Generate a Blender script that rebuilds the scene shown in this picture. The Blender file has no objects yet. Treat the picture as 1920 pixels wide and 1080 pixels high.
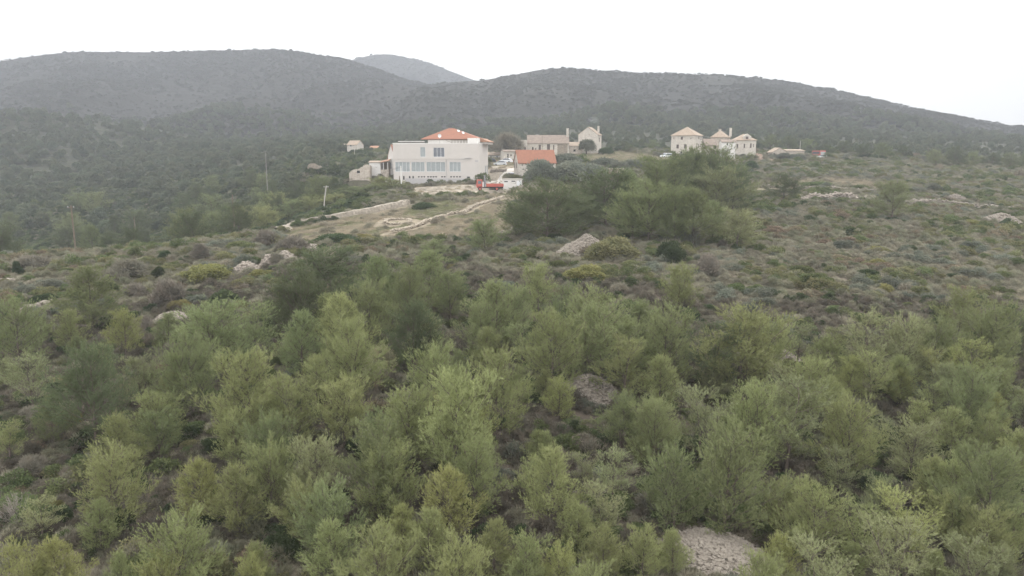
import bpy, bmesh, math, random
import numpy as np
from mathutils import Vector, Matrix, Euler
R = math.radians
SC = bpy.context.scene
COL = SC.collection
rng = np.random.default_rng(11)
random.seed(5)

# ------------------------------------------------------------------ camera, sky, sun, exposure
F = 1400.0                      # focal length in pixels of the 1920 px wide photograph
PITCH = R(10.13)
CZ = 18.0
cam_d = bpy.data.cameras.new('camera')
cam_d.sensor_width = 36.0
cam_d.lens = 36.0 * F / 1920.0
cam_d.clip_start = 0.5
cam_d.clip_end = 9000.0
cam = bpy.data.objects.new('camera', cam_d)
COL.objects.link(cam)
cam.location = (0, 0, CZ)
cam.rotation_euler = (R(90) - PITCH, 0, 0)
SC.camera = cam

SUN_EL, SUN_AZ = R(48), R(20)   # high, thin light coming from ahead through the cloud
w = bpy.data.worlds.new('World')
SC.world = w
w.use_nodes = True
nt = w.node_tree
nt.nodes.clear()
sky = nt.nodes.new('ShaderNodeTexSky')
sky.sky_type = 'NISHITA'
sky.sun_disc = False
sky.sun_elevation = SUN_EL
sky.sun_rotation = SUN_AZ
sky.dust_density = 4.0
sky.air_density = 1.0
hs = nt.nodes.new('ShaderNodeHueSaturation')
hs.inputs['Saturation'].default_value = 0.10
cloud = nt.nodes.new('ShaderNodeMixRGB')           # the closed cloud deck over the sky
cloud.inputs['Fac'].default_value = 0.75
wtc = nt.nodes.new('ShaderNodeTexCoord'); wsx = nt.nodes.new('ShaderNodeSeparateXYZ')
wmr = nt.nodes.new('ShaderNodeMapRange')           # overcast: brighter overhead than at the horizon
wmr.inputs['From Min'].default_value = 0.0; wmr.inputs['From Max'].default_value = 1.0
wmr.inputs['To Min'].default_value = 21.0; wmr.inputs['To Max'].default_value = 20.5
nt.links.new(wtc.outputs['Generated'], wsx.inputs[0]); nt.links.new(wsx.outputs['Z'], wmr.inputs['Value'])
nt.links.new(wmr.outputs['Result'], cloud.inputs['Color2'])
bgn = nt.nodes.new('ShaderNodeBackground')
bgn.inputs['Strength'].default_value = 0.15
wo = nt.nodes.new('ShaderNodeOutputWorld')
nt.links.new(sky.outputs['Color'], hs.inputs['Color'])
nt.links.new(hs.outputs['Color'], cloud.inputs['Color1'])
nt.links.new(cloud.outputs['Color'], bgn.inputs['Color'])
nt.links.new(bgn.outputs['Background'], wo.inputs['Surface'])

sd = bpy.data.lights.new('sun', 'SUN')
sd.energy = 1.2
sd.angle = R(35)
sd.color = (1.0, 0.97, 0.92)
sun = bpy.data.objects.new('sun', sd)
COL.objects.link(sun)
sun.rotation_euler = (R(90) - SUN_EL, 0, math.pi - SUN_AZ)

SC.view_settings.view_transform = 'Standard'
SC.view_settings.look = 'None'
SC.view_settings.exposure = 0.48
SC.view_settings.gamma = 1.0
cy = SC.cycles
cy.max_bounces = 5
cy.diffuse_bounces = 3
cy.glossy_bounces = 2
cy.transmission_bounces = 3
cy.volume_bounces = 1
cy.use_denoising = True
cy.use_adaptive_sampling = True
cy.adaptive_threshold = 0.01

# ------------------------------------------------------------------ pixel <-> world
SP, CP = math.sin(PITCH), math.cos(PITCH)
def P(u, v, Y):
    """world point seen at photo pixel (u, v) at ground distance Y in front of the camera"""
    x = (u - 960.0) / F; y = -(v - 540.0) / F
    fy = CP + y * SP; fz = -SP + y * CP
    t = Y / fy
    return Vector((x * t, Y, CZ + fz * t))
def proj(x, y, z):
    zz = z - CZ
    d = y * CP - zz * SP
    d = np.where(np.abs(d) < 1e-3, 1e-3, d)
    return 960 + F * x / d, 540 - F * (y * SP + zz * CP) / d, d

# ------------------------------------------------------------------ noise
_T = np.random.default_rng(3).random((256, 256))
def vnoise(x, y, s=0):
    x = np.asarray(x, float) + 37.7 * s + 1000; y = np.asarray(y, float) + 91.3 * s + 1000
    xi = np.floor(x).astype(int); yi = np.floor(y).astype(int)
    fx = x - xi; fy = y - yi
    fx = fx * fx * (3 - 2 * fx); fy = fy * fy * (3 - 2 * fy)
    a = _T[xi % 256, yi % 256]; b = _T[(xi + 1) % 256, yi % 256]
    c = _T[xi % 256, (yi + 1) % 256]; d = _T[(xi + 1) % 256, (yi + 1) % 256]
    return (a * (1 - fx) + b * fx) * (1 - fy) + (c * (1 - fx) + d * fx) * fy - 0.5
def fbm(x, y, o=4, s=0):
    r = 0; a = 1.0
    for i in range(o):
        r = r + a * vnoise(x, y, s + i); x = np.asarray(x) * 2.03; y = np.asarray(y) * 2.03; a *= 0.5
    return r

# ------------------------------------------------------------------ terrain heights (relative to the camera)
COLS = [
 (-900, [(3,-17.5),(26,-17),(70,-16.5),(95,-16),(110,-18),(170,-32),(260,-30),(380,-12),(500,6),(700,20),(3500,20)]),
 (-300, [(3,-17),(26,-16.6),(48,-16),(70,-15.3),(98,-14.6),(108,-15.4),(135,-23),(170,-29),(240,-30),(320,-22),(420,-8),(520,6),(700,10),(3500,10)]),
 (0,    [(3,-17),(26,-16.5),(48,-15.8),(70,-15.0),(98,-14.2),(108,-14.8),(130,-20),(165,-27),(230,-28),(310,-20),(400,-9),(500,4),(700,8),(3500,8)]),
 (240,  [(3,-17),(26,-16.2),(48,-15.4),(70,-14.6),(98,-13.8),(112,-13.9),(140,-20),(180,-25),(240,-25),(310,-17),(400,-7),(500,5),(700,8),(3500,8)]),
 (480,  [(3,-17),(26,-16.0),(48,-15.0),(70,-14.2),(98,-13.1),(125,-12.6),(145,-16),(190,-20),(240,-18),(310,-10),(400,-1),(500,7),(700,8),(3500,8)]),
 (610,  [(3,-17),(26,-15.9),(48,-14.8),(70,-14.0),(98,-12.8),(130,-12.0),(155,-12.6),(185,-13.4),(210,-11.6),(236,-7.8),(260,-5.8),(300,-2.8),(340,0.6),(400,4),(500,9),(700,9),(3500,9)]),
 (730,  [(3,-17),(26,-15.8),(48,-14.7),(70,-13.8),(100,-12.5),(140,-11.2),(165,-10.2),(185,-9.2),(205,-8.5),(225,-7.2),(250,-6.0),(300,-1.5),(345,1.6),(400,5),(500,10),(700,10),(3500,10)]),
 (960,  [(3,-17),(26,-15.7),(48,-14.6),(70,-13.4),(100,-11.7),(140,-10.1),(175,-8.4),(200,-6.7),(232,-3.2),(262,-0.3),(330,1),(400,6),(500,16),(700,16),(3500,14)]),
 (1250, [(3,-17),(26,-15.7),(48,-14.8),(70,-13.7),(100,-11.9),(140,-10.4),(175,-8.5),(205,-5.9),(235,-2.8),(262,-0.7),(330,1.5),(400,7),(500,17),(700,16),(3500,14)]),
 (1500, [(3,-17),(26,-15.9),(48,-15.0),(70,-14.0),(100,-12.4),(140,-10.9),(180,-8.9),(220,-6.3),(270,-2.8),(330,0.8),(400,6.5),(500,15),(700,16),(3500,14)]),
 (1920, [(3,-17),(26,-16.1),(48,-15.4),(70,-14.5),(100,-13.0),(140,-12.2),(165,-11.4),(220,-9.2),(280,-6.2),(350,-2.0),(450,5),(520,10),(700,12),(3500,12)]),
 (2900, [(3,-17),(26,-16.5),(48,-16),(70,-15.5),(100,-14.5),(165,-14),(220,-13),(350,-8),(450,-2),(520,3),(700,6),(3500,6)]),
]
_cu = np.array([c[0] for c in COLS], float)
_ly = np.linspace(math.log(3), math.log(3500), 420)
def _smooth(a, n):
    for _ in range(n):
        a[1:-1] = 0.25 * a[:-2] + 0.5 * a[1:-1] + 0.25 * a[2:]
    return a
_G0 = np.stack([_smooth(np.interp(_ly, np.log([p[0] for p in c[1]]), [p[1] for p in c[1]]), 10) for c in COLS])
_gu = np.linspace(-900, 2900, 381)
_G = np.stack([_smooth(np.interp(_gu, _cu, _G0[:, j]), 60) for j in range(len(_ly))], 1)
PADS = []       # (x, y, r, z): levelled ground under houses and vehicles
def gz(x, y, pads=True):
    x = np.asarray(x, float); y = np.asarray(y, float)
    yy = np.clip(y, 12, 3400)
    u = np.clip((960 + F * x / yy - _gu[0]) / (_gu[1] - _gu[0]), 0, len(_gu) - 1.001)
    l = np.clip((np.log(yy) - _ly[0]) / (_ly[1] - _ly[0]), 0, len(_ly) - 1.001)
    i = u.astype(int); j = l.astype(int); fu = u - i; fl = l - j
    z = (_G[i, j] * (1 - fu) + _G[i + 1, j] * fu) * (1 - fl) + (_G[i, j + 1] * (1 - fu) + _G[i + 1, j + 1] * fu) * fl
    z = z + CZ + 0.9 * fbm(x / 23, y / 23, 3, 2) + 0.25 * vnoise(x / 3.1, y / 3.1, 9)
    if pads:
        for (px, py, r, pz) in PADS:
            d = np.hypot(x - px, y - py)
            t = np.clip((d - r) / (0.55 * r + 1.0), 0, 1); t = t * t * (3 - 2 * t)
            z = z * t + pz * (1 - t)
    return z
def ray(u, v, H=0.0, y0=14.0, y1=900.0):
    """ground point whose height + H lies on the ray of pixel (u, v)"""
    Y = np.geomspace(y0, y1, 1600)
    x = (u - 960.0) / F; y = -(v - 540.0) / F
    t = Y / (CP + y * SP)
    X = x * t; Z = CZ + (-SP + y * CP) * t
    g = gz(X, Y)
    ok = np.nonzero(Z - g <= H)[0]
    k = ok[0] if len(ok) else len(Y) - 1
    return float(X[k]), float(Y[k]), float(g[k])

# ------------------------------------------------------------------ object helpers
def tag(o, label=None, cat=None, group=None, kind=None):
    if label: o['label'] = label
    if cat: o['category'] = cat
    if group: o['group'] = group
    if kind: o['kind'] = kind
    return o
def empty(name, loc, rz=0.0):
    o = bpy.data.objects.new(name, None)
    COL.objects.link(o); o.location = loc; o.rotation_euler = (0, 0, rz)
    o.empty_display_size = 0.3
    return o
def link(name, me, parent=None, loc=None, rz=None):
    o = bpy.data.objects.new(name, me)
    COL.objects.link(o)
    if parent: o.parent = parent
    if loc is not None: o.location = loc
    if rz is not None: o.rotation_euler = (0, 0, rz)
    return o
def np_mesh(name, V, faces, mats, mi=None, smooth=False, col=None):
    """faces: an (n,k) array, or a list of such arrays"""
    if not isinstance(faces, list): faces = [faces]
    me = bpy.data.meshes.new(name)
    V = np.asarray(V, np.float32)
    me.vertices.add(len(V)); me.vertices.foreach_set('co', V.ravel())
    idx = np.concatenate([f.ravel() for f in faces]).astype(np.int32)
    cnt = np.concatenate([np.full(len(f), f.shape[1], np.int32) for f in faces])
    me.loops.add(len(idx)); me.loops.foreach_set('vertex_index', idx)
    me.polygons.add(len(cnt))
    st = np.zeros(len(cnt), np.int32); st[1:] = np.cumsum(cnt)[:-1]
    me.polygons.foreach_set('loop_start', st)
    try: me.polygons.foreach_set('loop_total', cnt)
    except Exception: pass
    for m in (mats if isinstance(mats, (list, tuple)) else [mats]): me.materials.append(m)
    if mi is not None: me.polygons.foreach_set('material_index', np.asarray(mi, np.int32))
    me.polygons.foreach_set('use_smooth', np.full(len(cnt), smooth))
    if col is not None:
        a = me.color_attributes.new('soil', 'FLOAT_COLOR', 'POINT')
        c4 = np.ones((len(V), 4), np.float32); c4[:, :3] = col
        a.data.foreach_set('color', c4.ravel())
    me.update(calc_edges=True); me.validate()
    return me
class MB:
    """collects boxes, prisms and tubes into one mesh"""
    def __init__(s): s.v = []; s.f = []
    def add(s, vs, fs):
        n = len(s.v); s.v += [tuple(p) for p in vs]; s.f += [tuple(n + i for i in f) for f in fs]
    def box(s, x0, x1, y0, y1, z0, z1):
        s.add([(x0,y0,z0),(x1,y0,z0),(x1,y1,z0),(x0,y1,z0),(x0,y0,z1),(x1,y0,z1),(x1,y1,z1),(x0,y1,z1)],
              [(0,3,2,1),(4,5,6,7),(0,1,5,4),(1,2,6,5),(2,3,7,6),(3,0,4,7)])
    def prism(s, poly, d):
        """poly: list of 3-d points, extruded by the vector d"""
        n = len(poly); d = Vector(d)
        vs = [Vector(p) for p in poly] + [Vector(p) + d for p in poly]
        s.add(vs, [tuple(range(n))[::-1], tuple(range(n, 2 * n))] + [(i, (i + 1) % n, n + (i + 1) % n, n + i) for i in range(n)])
    def tube(s, pts, r0, r1=None, n=6):
        r1 = r0 if r1 is None else r1
        rings = []; m = len(pts)
        for i, p in enumerate(pts):
            p = Vector(p)
            d = (Vector(pts[min(i + 1, m - 1)]) - Vector(pts[max(i - 1, 0)]))
            d = d.normalized() if d.length else Vector((0, 0, 1))
            a = d.cross(Vector((0.31, 0.9, 0.2))).normalized(); b = d.cross(a)
            r = r0 + (r1 - r0) * i / max(1, m - 1)
            rings.append([p + (a * math.cos(2 * math.pi * k / n) + b * math.sin(2 * math.pi * k / n)) * r for k in range(n)])
        vs = [q for ring in rings for q in ring]
        fs = [(i * n + k, i * n + (k + 1) % n, (i + 1) * n + (k + 1) % n, (i + 1) * n + k) for i in range(m - 1) for k in range(n)]
        fs += [tuple(range(n))[::-1], tuple((m - 1) * n + k for k in range(n))]
        s.add(vs, fs)
    def build(s, name, mat, parent=None, smooth=False, bevel=0.0):
        me = bpy.data.meshes.new(name)
        me.from_pydata(s.v, [], s.f)
        for m in (mat if isinstance(mat, (list, tuple)) else [mat]): me.materials.append(m)
        bm = bmesh.new(); bm.from_mesh(me)
        bmesh.ops.recalc_face_normals(bm, faces=bm.faces)
        if bevel:
            bmesh.ops.bevel(bm, geom=[e for e in bm.edges if e.is_manifold and e.calc_face_angle(0) > 0.6], offset=bevel, segments=2, affect='EDGES')
        bm.to_mesh(me); bm.free()
        if smooth: me.polygons.foreach_set('use_smooth', [True] * len(me.polygons))
        return link(name, me, parent)

# ------------------------------------------------------------------ materials
def mat(name, c, c2=None, scale=1.0, rough=0.9, bump=0.0, bscale=8.0, rnd=0.0, spec=0.3, metal=0.0, vor=None):
    """principled surface whose colour wanders between c and c2"""
    m = bpy.data.materials.new(name); m.use_nodes = True
    t = m.node_tree; b = t.nodes['Principled BSDF']
    b.inputs['Roughness'].default_value = rough
    b.inputs['Metallic'].default_value = metal
    b.inputs['Specular IOR Level'].default_value = spec
    tc = t.nodes.new('ShaderNodeTexCoord')
    n = t.nodes.new('ShaderNodeTexNoise'); n.inputs['Scale'].default_value = scale; n.inputs['Detail'].default_value = 6; n.inputs['Roughness'].default_value = 0.65
    t.links.new(tc.outputs['Object'], n.inputs['Vector'])
    r = t.nodes.new('ShaderNodeValToRGB')
    c2 = c2 or tuple(x * 0.75 for x in c)
    r.color_ramp.elements[0].position = 0.32; r.color_ramp.elements[1].position = 0.68
    r.color_ramp.elements[0].color = (*c2, 1); r.color_ramp.elements[1].color = (*c, 1)
    t.links.new(n.outputs['Fac'], r.inputs['Fac'])
    out = r.outputs['Color']
    if vor:
        vn = t.nodes.new('ShaderNodeTexVoronoi'); vn.inputs['Scale'].default_value = vor
        t.links.new(tc.outputs['Object'], vn.inputs['Vector'])
        h = t.nodes.new('ShaderNodeHueSaturation'); h.inputs['Saturation'].default_value = 0.9
        mr = t.nodes.new('ShaderNodeMapRange'); mr.inputs['To Min'].default_value = 0.84; mr.inputs['To Max'].default_value = 1.14
        sp = t.nodes.new('ShaderNodeSeparateColor')
        t.links.new(vn.outputs['Color'], sp.inputs['Color']); t.links.new(sp.outputs[0], mr.inputs['Value'])
        t.links.new(mr.outputs['Result'], h.inputs['Value']); t.links.new(out, h.inputs['Color']); out = h.outputs['Color']
    if rnd:
        oi = t.nodes.new('ShaderNodeObjectInfo')
        h = t.nodes.new('ShaderNodeHueSaturation')
        mr = t.nodes.new('ShaderNodeMapRange'); mr.inputs['To Min'].default_value = 1 - rnd; mr.inputs['To Max'].default_value = 1 + rnd
        t.links.new(oi.outputs['Random'], mr.inputs['Value']); t.links.new(mr.outputs['Result'], h.inputs['Value'])
        t.links.new(out, h.inputs['Color']); out = h.outputs['Color']
    t.links.new(out, b.inputs['Base Color'])
    if bump:
        n2 = t.nodes.new('ShaderNodeTexNoise'); n2.inputs['Scale'].default_value = bscale; n2.inputs['Detail'].default_value = 5
        t.links.new(tc.outputs['Object'], n2.inputs['Vector'])
        bp = t.nodes.new('ShaderNodeBump'); bp.inputs['Strength'].default_value = bump; bp.inputs['Distance'].default_value = 0.3
        t.links.new(n2.outputs['Fac'], bp.inputs['Height']); t.links.new(bp.outputs['Normal'], b.inputs['Normal'])
    return m
def leaf(name, c, rnd=0.22, hue=0.02, trans=0.3, c2=None):
    """thin leaves: diffuse plus translucent, varying between leaf clumps and between plants"""
    m = bpy.data.materials.new(name); m.use_nodes = True
    t = m.node_tree; t.nodes.clear()
    out = t.nodes.new('ShaderNodeOutputMaterial')
    tc = t.nodes.new('ShaderNodeTexCoord')
    n = t.nodes.new('ShaderNodeTexNoise'); n.inputs['Scale'].default_value = 2.2; n.inputs['Detail'].default_value = 3
    t.links.new(tc.outputs['Object'], n.inputs['Vector'])
    r = t.nodes.new('ShaderNodeValToRGB')
    c2 = c2 or (c[0] * 0.72, c[1] * 0.78, c[2] * 0.8)
    r.color_ramp.elements[0].position = 0.35; r.color_ramp.elements[1].position = 0.65
    r.color_ramp.elements[0].color = (*c2, 1); r.color_ramp.elements[1].color = (*c, 1)
    t.links.new(n.outputs['Fac'], r.inputs['Fac'])
    oi = t.nodes.new('ShaderNodeObjectInfo')
    h = t.nodes.new('ShaderNodeHueSaturation')
    mv = t.nodes.new('ShaderNodeMapRange'); mv.inputs['To Min'].default_value = 1 - rnd; mv.inputs['To Max'].default_value = 1 + rnd
    mh = t.nodes.new('ShaderNodeMapRange'); mh.inputs['To Min'].default_value = 0.5 - hue; mh.inputs['To Max'].default_value = 0.5 + hue
    fr = t.nodes.new('ShaderNodeMath'); fr.operation = 'MULTIPLY'; fr.inputs[1].default_value = 7.31
    fr2 = t.nodes.new('ShaderNodeMath'); fr2.operation = 'FRACT'
    t.links.new(oi.outputs['Random'], mv.inputs['Value'])
    t.links.new(oi.outputs['Random'], fr.inputs[0]); t.links.new(fr.outputs[0], fr2.inputs[0]); t.links.new(fr2.outputs[0], mh.inputs['Value'])
    t.links.new(mv.outputs['Result'], h.inputs['Value']); t.links.new(mh.outputs['Result'], h.inputs['Hue'])
    t.links.new(r.outputs['Color'], h.inputs['Color'])
    d = t.nodes.new('ShaderNodeBsdfDiffuse'); tr = t.nodes.new('ShaderNodeBsdfTranslucent')
    mx = t.nodes.new('ShaderNodeMixShader'); mx.inputs['Fac'].default_value = trans
    t.links.new(h.outputs['Color'], d.inputs['Color']); t.links.new(h.outputs['Color'], tr.inputs['Color'])
    t.links.new(d.outputs[0], mx.inputs[1]); t.links.new(tr.outputs[0], mx.inputs[2])
    t.links.new(mx.outputs[0], out.inputs['Surface'])
    return m
def tile_mat(name, c, c2, freq=9.0, axis='X'):
    m = mat(name, c, c2, 1.6, 0.85)
    t = m.node_tree; b = t.nodes['Principled BSDF']
    tc = t.nodes.new('ShaderNodeTexCoord')
    wv = t.nodes.new('ShaderNodeTexWave'); wv.bands_direction = axis; wv.inputs['Scale'].default_value = freq / 6.283 * 1.0; wv.inputs['Distortion'].default_value = 0.4
    t.links.new(tc.outputs['Object'], wv.inputs['Vector'])
    bp = t.nodes.new('ShaderNodeBump'); bp.inputs['Strength'].default_value = 0.5; bp.inputs['Distance'].default_value = 0.08
    t.links.new(wv.outputs['Fac'], bp.inputs['Height']); t.links.new(bp.outputs['Normal'], b.inputs['Normal'])
    return m

M = {}
M['plaster'] = mat('cream_plaster', (0.49,0.455,0.422), (0.45,0.417,0.386), 0.5, 0.9)
M['plaster_white'] = mat('white_plaster', (0.62,0.60,0.57), (0.54,0.52,0.49), 0.6, 0.9)
M['plinth'] = mat('grey_render', (0.40,0.385,0.375), (0.35,0.335,0.33), 0.7, 0.9)
M['stone'] = mat('limestone_wall', (0.46,0.40,0.33), (0.34,0.29,0.235), 0.9, 0.95, 0.4, 6.0, vor=4.0)
M['stone_pale'] = mat('pale_limestone_wall', (0.50,0.455,0.395), (0.41,0.365,0.31), 0.7, 0.95, 0.3, 6.0, vor=4.5)
M['stone_brown'] = mat('earthy_stone', (0.27,0.225,0.17), (0.19,0.155,0.12), 0.9, 0.95, 0.5, 5.0, vor=4.0)
M['rock'] = mat('loose_limestone', (0.30,0.262,0.222), (0.16,0.135,0.112), 5.0, 0.95, 0.4, 6.0, rnd=0.1)
M['rock_pale'] = mat('bleached_limestone', (0.28,0.248,0.207), (0.165,0.142,0.118), 5.0, 0.95, 0.4, 6.0)
M['orange'] = tile_mat('orange_roof_tile', (0.285,0.128,0.08), (0.225,0.105,0.07))
M['orange2'] = tile_mat('terracotta_roof_tile', (0.34,0.19,0.12), (0.28,0.155,0.1))
M['old_tile'] = tile_mat('weathered_roof_tile', (0.33,0.265,0.20), (0.245,0.19,0.145))
M['old_slab'] = mat('mossy_roof_slab', (0.25,0.205,0.165), (0.165,0.13,0.11), 1.4, 0.95, 0.5, 5.0)
M['glass'] = mat('window_glass', (0.13,0.16,0.175), (0.10,0.125,0.14), 0.5, 0.12, spec=0.6)
M['glass_blue'] = mat('bluish_window_glass', (0.095,0.105,0.122), (0.075,0.083,0.098), 0.5, 0.12, spec=0.6)
M['curtain'] = mat('grey_curtain_glass', (0.27,0.295,0.29), (0.22,0.24,0.24), 2.0, 0.25, spec=0.5)
M['dark'] = mat('dark_interior', (0.025,0.023,0.022), (0.018,0.017,0.017), 1.0, 0.9)
M['shutter'] = mat('grey_brown_shutter', (0.11,0.085,0.075), (0.085,0.065,0.06), 1.0, 0.8)
M['shutter_red'] = mat('red_brown_shutter', (0.15,0.055,0.04), (0.11,0.04,0.03), 1.0, 0.8)
M['frame'] = mat('white_window_frame', (0.6,0.6,0.6), (0.52,0.52,0.53), 1.0, 0.6)
M['metal'] = mat('grey_metal', (0.26,0.26,0.27), (0.2,0.2,0.21), 3.0, 0.5, metal=0.4)
M['concrete'] = mat('pale_concrete', (0.44,0.41,0.365), (0.35,0.325,0.29), 0.9, 0.95, 0.2, 6.0)
M['wood'] = mat('weathered_wood', (0.17,0.135,0.10), (0.11,0.088,0.068), 3.0, 0.9)
M['bark'] = mat('grey_brown_bark', (0.13,0.105,0.085), (0.075,0.06,0.05), 5.0, 0.95)
M['twig_pale'] = mat('bleached_twig', (0.30,0.27,0.235), (0.22,0.195,0.17), 4.0, 0.95)
M['rubber'] = mat('tyre_rubber', (0.02,0.02,0.02), (0.015,0.015,0.015), 2.0, 0.8)
M['white_paint'] = mat('white_car_paint', (0.68,0.69,0.70), (0.62,0.63,0.64), 1.0, 0.3, spec=0.5)
M['silver_paint'] = mat('silver_car_paint', (0.52,0.54,0.56), (0.47,0.49,0.51), 1.0, 0.3, spec=0.5)
M['dark_paint'] = mat('dark_car_paint', (0.05,0.055,0.065), (0.04,0.045,0.05), 1.0, 0.3, spec=0.5)
M['red_paint'] = mat('faded_red_paint', (0.38,0.085,0.058), (0.31,0.07,0.05), 1.2, 0.45, spec=0.4)
M['red_bus'] = mat('dull_red_paint', (0.34,0.09,0.07), (0.28,0.075,0.06), 1.2, 0.5)
M['blue_tarp'] = mat('blue_tarpaulin', (0.10,0.18,0.38), (0.085,0.15,0.32), 2.0, 0.6)
M['rust'] = mat('rusted_metal', (0.12,0.05,0.035), (0.08,0.035,0.025), 3.0, 0.9)
M['pole_grey'] = mat('grey_weathered_pole', (0.26,0.245,0.22), (0.2,0.185,0.165), 3.0, 0.9)
M['bank'] = mat('dusty_rubble_bank', (0.33,0.285,0.225), (0.19,0.162,0.125), 1.1, 0.95, 0.8, 3.0, vor=3.0)
M['track'] = mat('gravel_track', (0.34,0.29,0.225), (0.26,0.22,0.165), 0.8, 0.95, 0.3, 5.0)

PINE = {
 'light green': leaf('light_pine_needles', (0.268,0.290,0.132), 0.15, 0.010, 0.25, (0.222,0.242,0.112)),
 'yellow green': leaf('yellow_pine_needles', (0.290,0.302,0.132), 0.15, 0.010, 0.25, (0.250,0.260,0.104)),
 'mid green': leaf('green_pine_needles', (0.208,0.236,0.114), 0.15, 0.010, 0.25, (0.175,0.200,0.098)),
 'dark green': leaf('dark_pine_needles', (0.126,0.150,0.082), 0.15, 0.010, 0.2, (0.110,0.128,0.066)),
 'greyish green': leaf('grey_pine_needles', (0.250,0.268,0.148), 0.15, 0.010, 0.25, (0.210,0.224,0.114)),
}
SHRUB = {
 'dark green': leaf('dark_evergreen_leaf', (0.072,0.090,0.046)),
 'mid green': leaf('green_evergreen_leaf', (0.130,0.148,0.068)),
 'olive green': leaf('olive_leaf', (0.185,0.180,0.092)),
 'yellow green': leaf('yellowish_leaf', (0.225,0.205,0.088)),
 'rust brown': leaf('rust_leaf', (0.200,0.158,0.110), trans=0.2),
 'grey brown': leaf('dry_twig_leaf', (0.200,0.176,0.140), trans=0.15),
 'grey green': leaf('grey_green_leaf', (0.175,0.180,0.138)),
 'pale straw': leaf('straw_leaf', (0.38,0.33,0.22), trans=0.2),
}
M['heath'] = leaf('heather_twig', (0.275,0.245,0.180), 0.26, 0.014, 0.15)
M['heath_green'] = leaf('heather_green', (0.235,0.222,0.150), 0.3, 0.02, 0.2)
M['floor'] = leaf('shaded_floor_twig', (0.170,0.145,0.112), 0.3, 0.012, 0.15)  # twigs under the pines, tree shade put into the darker brown
M['grass'] = leaf('dry_grass_blade', (0.36,0.305,0.222), 0.2, 0.012, 0.25)
M['grass_green'] = leaf('green_grass_blade', (0.24,0.235,0.135), 0.2, 0.02, 0.3)
M['wood_far'] = leaf('far_wood_leaf', (0.125,0.138,0.088), 0.2, 0.025)
M['scrub_far'] = leaf('far_scrub_leaf', (0.090,0.090,0.070), 0.15, 0.025)
# ------------------------------------------------------------------ buildings
def face_x(u, o, d):
    """distance along the horizontal direction d from o at which photo column u is met"""
    q = (u - 960.0) / F
    dep = o.y * CP - (o.z - CZ) * SP
    return (q * dep - o.x) / (d[0] - q * d[1] * CP)
class Face:
    """one upright face of a building: maps photo pixels to (along, up) metres on it"""
    def __init__(s, o, d, off=0.0): s.o = o; s.d = d; s.off = off
    def x(s, u): return face_x(u, s.o, s.d)
    def z(s, v, t=0.0): return P(960, v, s.o.y + s.d[1] * t).z - s.o.z
def panel(mb, L, Hh, holes, t, place):
    """wall panel L x Hh with rectangular holes (x0,x1,z0,z1); place(a, depth, z) -> point"""
    xs = sorted(set([0, L] + [min(max(h[k], 0), L) for h in holes for k in (0, 1)]))
    zs = sorted(set([-1.6, Hh] + [min(max(h[k], -1.6), Hh) for h in holes for k in (2, 3)]))
    def hole(i, j):
        if not (0 <= i < len(xs) - 1 and 0 <= j < len(zs) - 1): return None
        cx = (xs[i] + xs[i + 1]) / 2; cz = (zs[j] + zs[j + 1]) / 2
        return any(h[0] < cx < h[1] and h[2] < cz < h[3] for h in holes)
    for i in range(len(xs) - 1):
        for j in range(len(zs) - 1):
            a, b, c, d = xs[i], xs[i + 1], zs[j], zs[j + 1]
            if b - a < 1e-4 or d - c < 1e-4: continue
            if hole(i, j):
                for (ni, nj, q) in ((i - 1, j, [(a,c),(a,d)]), (i + 1, j, [(b,c),(b,d)]), (i, j - 1, [(a,c),(b,c)]), (i, j + 1, [(a,d),(b,d)])):
                    if hole(ni, nj) is False:
                        mb.add([place(q[0][0], 0, q[0][1]), place(q[1][0], 0, q[1][1]), place(q[1][0], t, q[1][1]), place(q[0][0], t, q[0][1])], [(0, 1, 2, 3)])
            else:
                mb.add([place(a, 0, c), place(b, 0, c), place(b, 0, d), place(a, 0, d)], [(0, 1, 2, 3)])
def window(parent, hole, place, kind, t=0.16, panes=2, name='window'):
    x0, x1, z0, z1 = hole
    fm, gm, bar = {'pane': (M['frame'], M['glass'], 0.07), 'blue': (M['frame'], M['glass_blue'], 0.09), 'curtain': (M['frame'], M['curtain'], 0.09),
                   'dark': (M['stone_pale'], M['dark'], 0.05), 'shut': (M['shutter'], M['shutter'], 0.05), 'red': (M['stone_pale'], M['shutter_red'], 0.06),
                   'slot': (M['metal'], M['dark'], 0.03), 'door': (M['shutter'], M['shutter'], 0.06), 'arch': (M['stone_pale'], M['shutter'], 0.08)}[kind]
    f = MB()
    def bx(a, b, c, d, e0, e1):
        p = [place(a, e0, c), place(b, e0, c), place(b, e1, c), place(a, e1, c), place(a, e0, d), place(b, e0, d), place(b, e1, d), place(a, e1, d)]
        f.add(p, [(0,3,2,1),(4,5,6,7),(0,1,5,4),(1,2,6,5),(2,3,7,6),(3,0,4,7)])
    e0, e1 = t - 0.09, t + 0.02
    bx(x0, x0 + bar, z0, z1, e0, e1); bx(x1 - bar, x1, z0, z1, e0, e1)
    bx(x0 + bar, x1 - bar, z0, z0 + bar, e0, e1); bx(x0 + bar, x1 - bar, z1 - bar, z1, e0, e1)
    for k in range(1, panes):
        xm = x0 + (x1 - x0) * k / panes
        bx(xm - bar * 0.5, xm + bar * 0.5, z0 + bar, z1 - bar, e0 + 0.01, e1)
    w_ = f.build(name, fm, parent)
    g = MB(); g.add([place(x0, t, z0), place(x1, t, z0), place(x1, t, z1), place(x0, t, z1)], [(0, 1, 2, 3)])
    g.build('panel' if name == 'door' else 'pane', gm, w_)
    return w_
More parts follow.
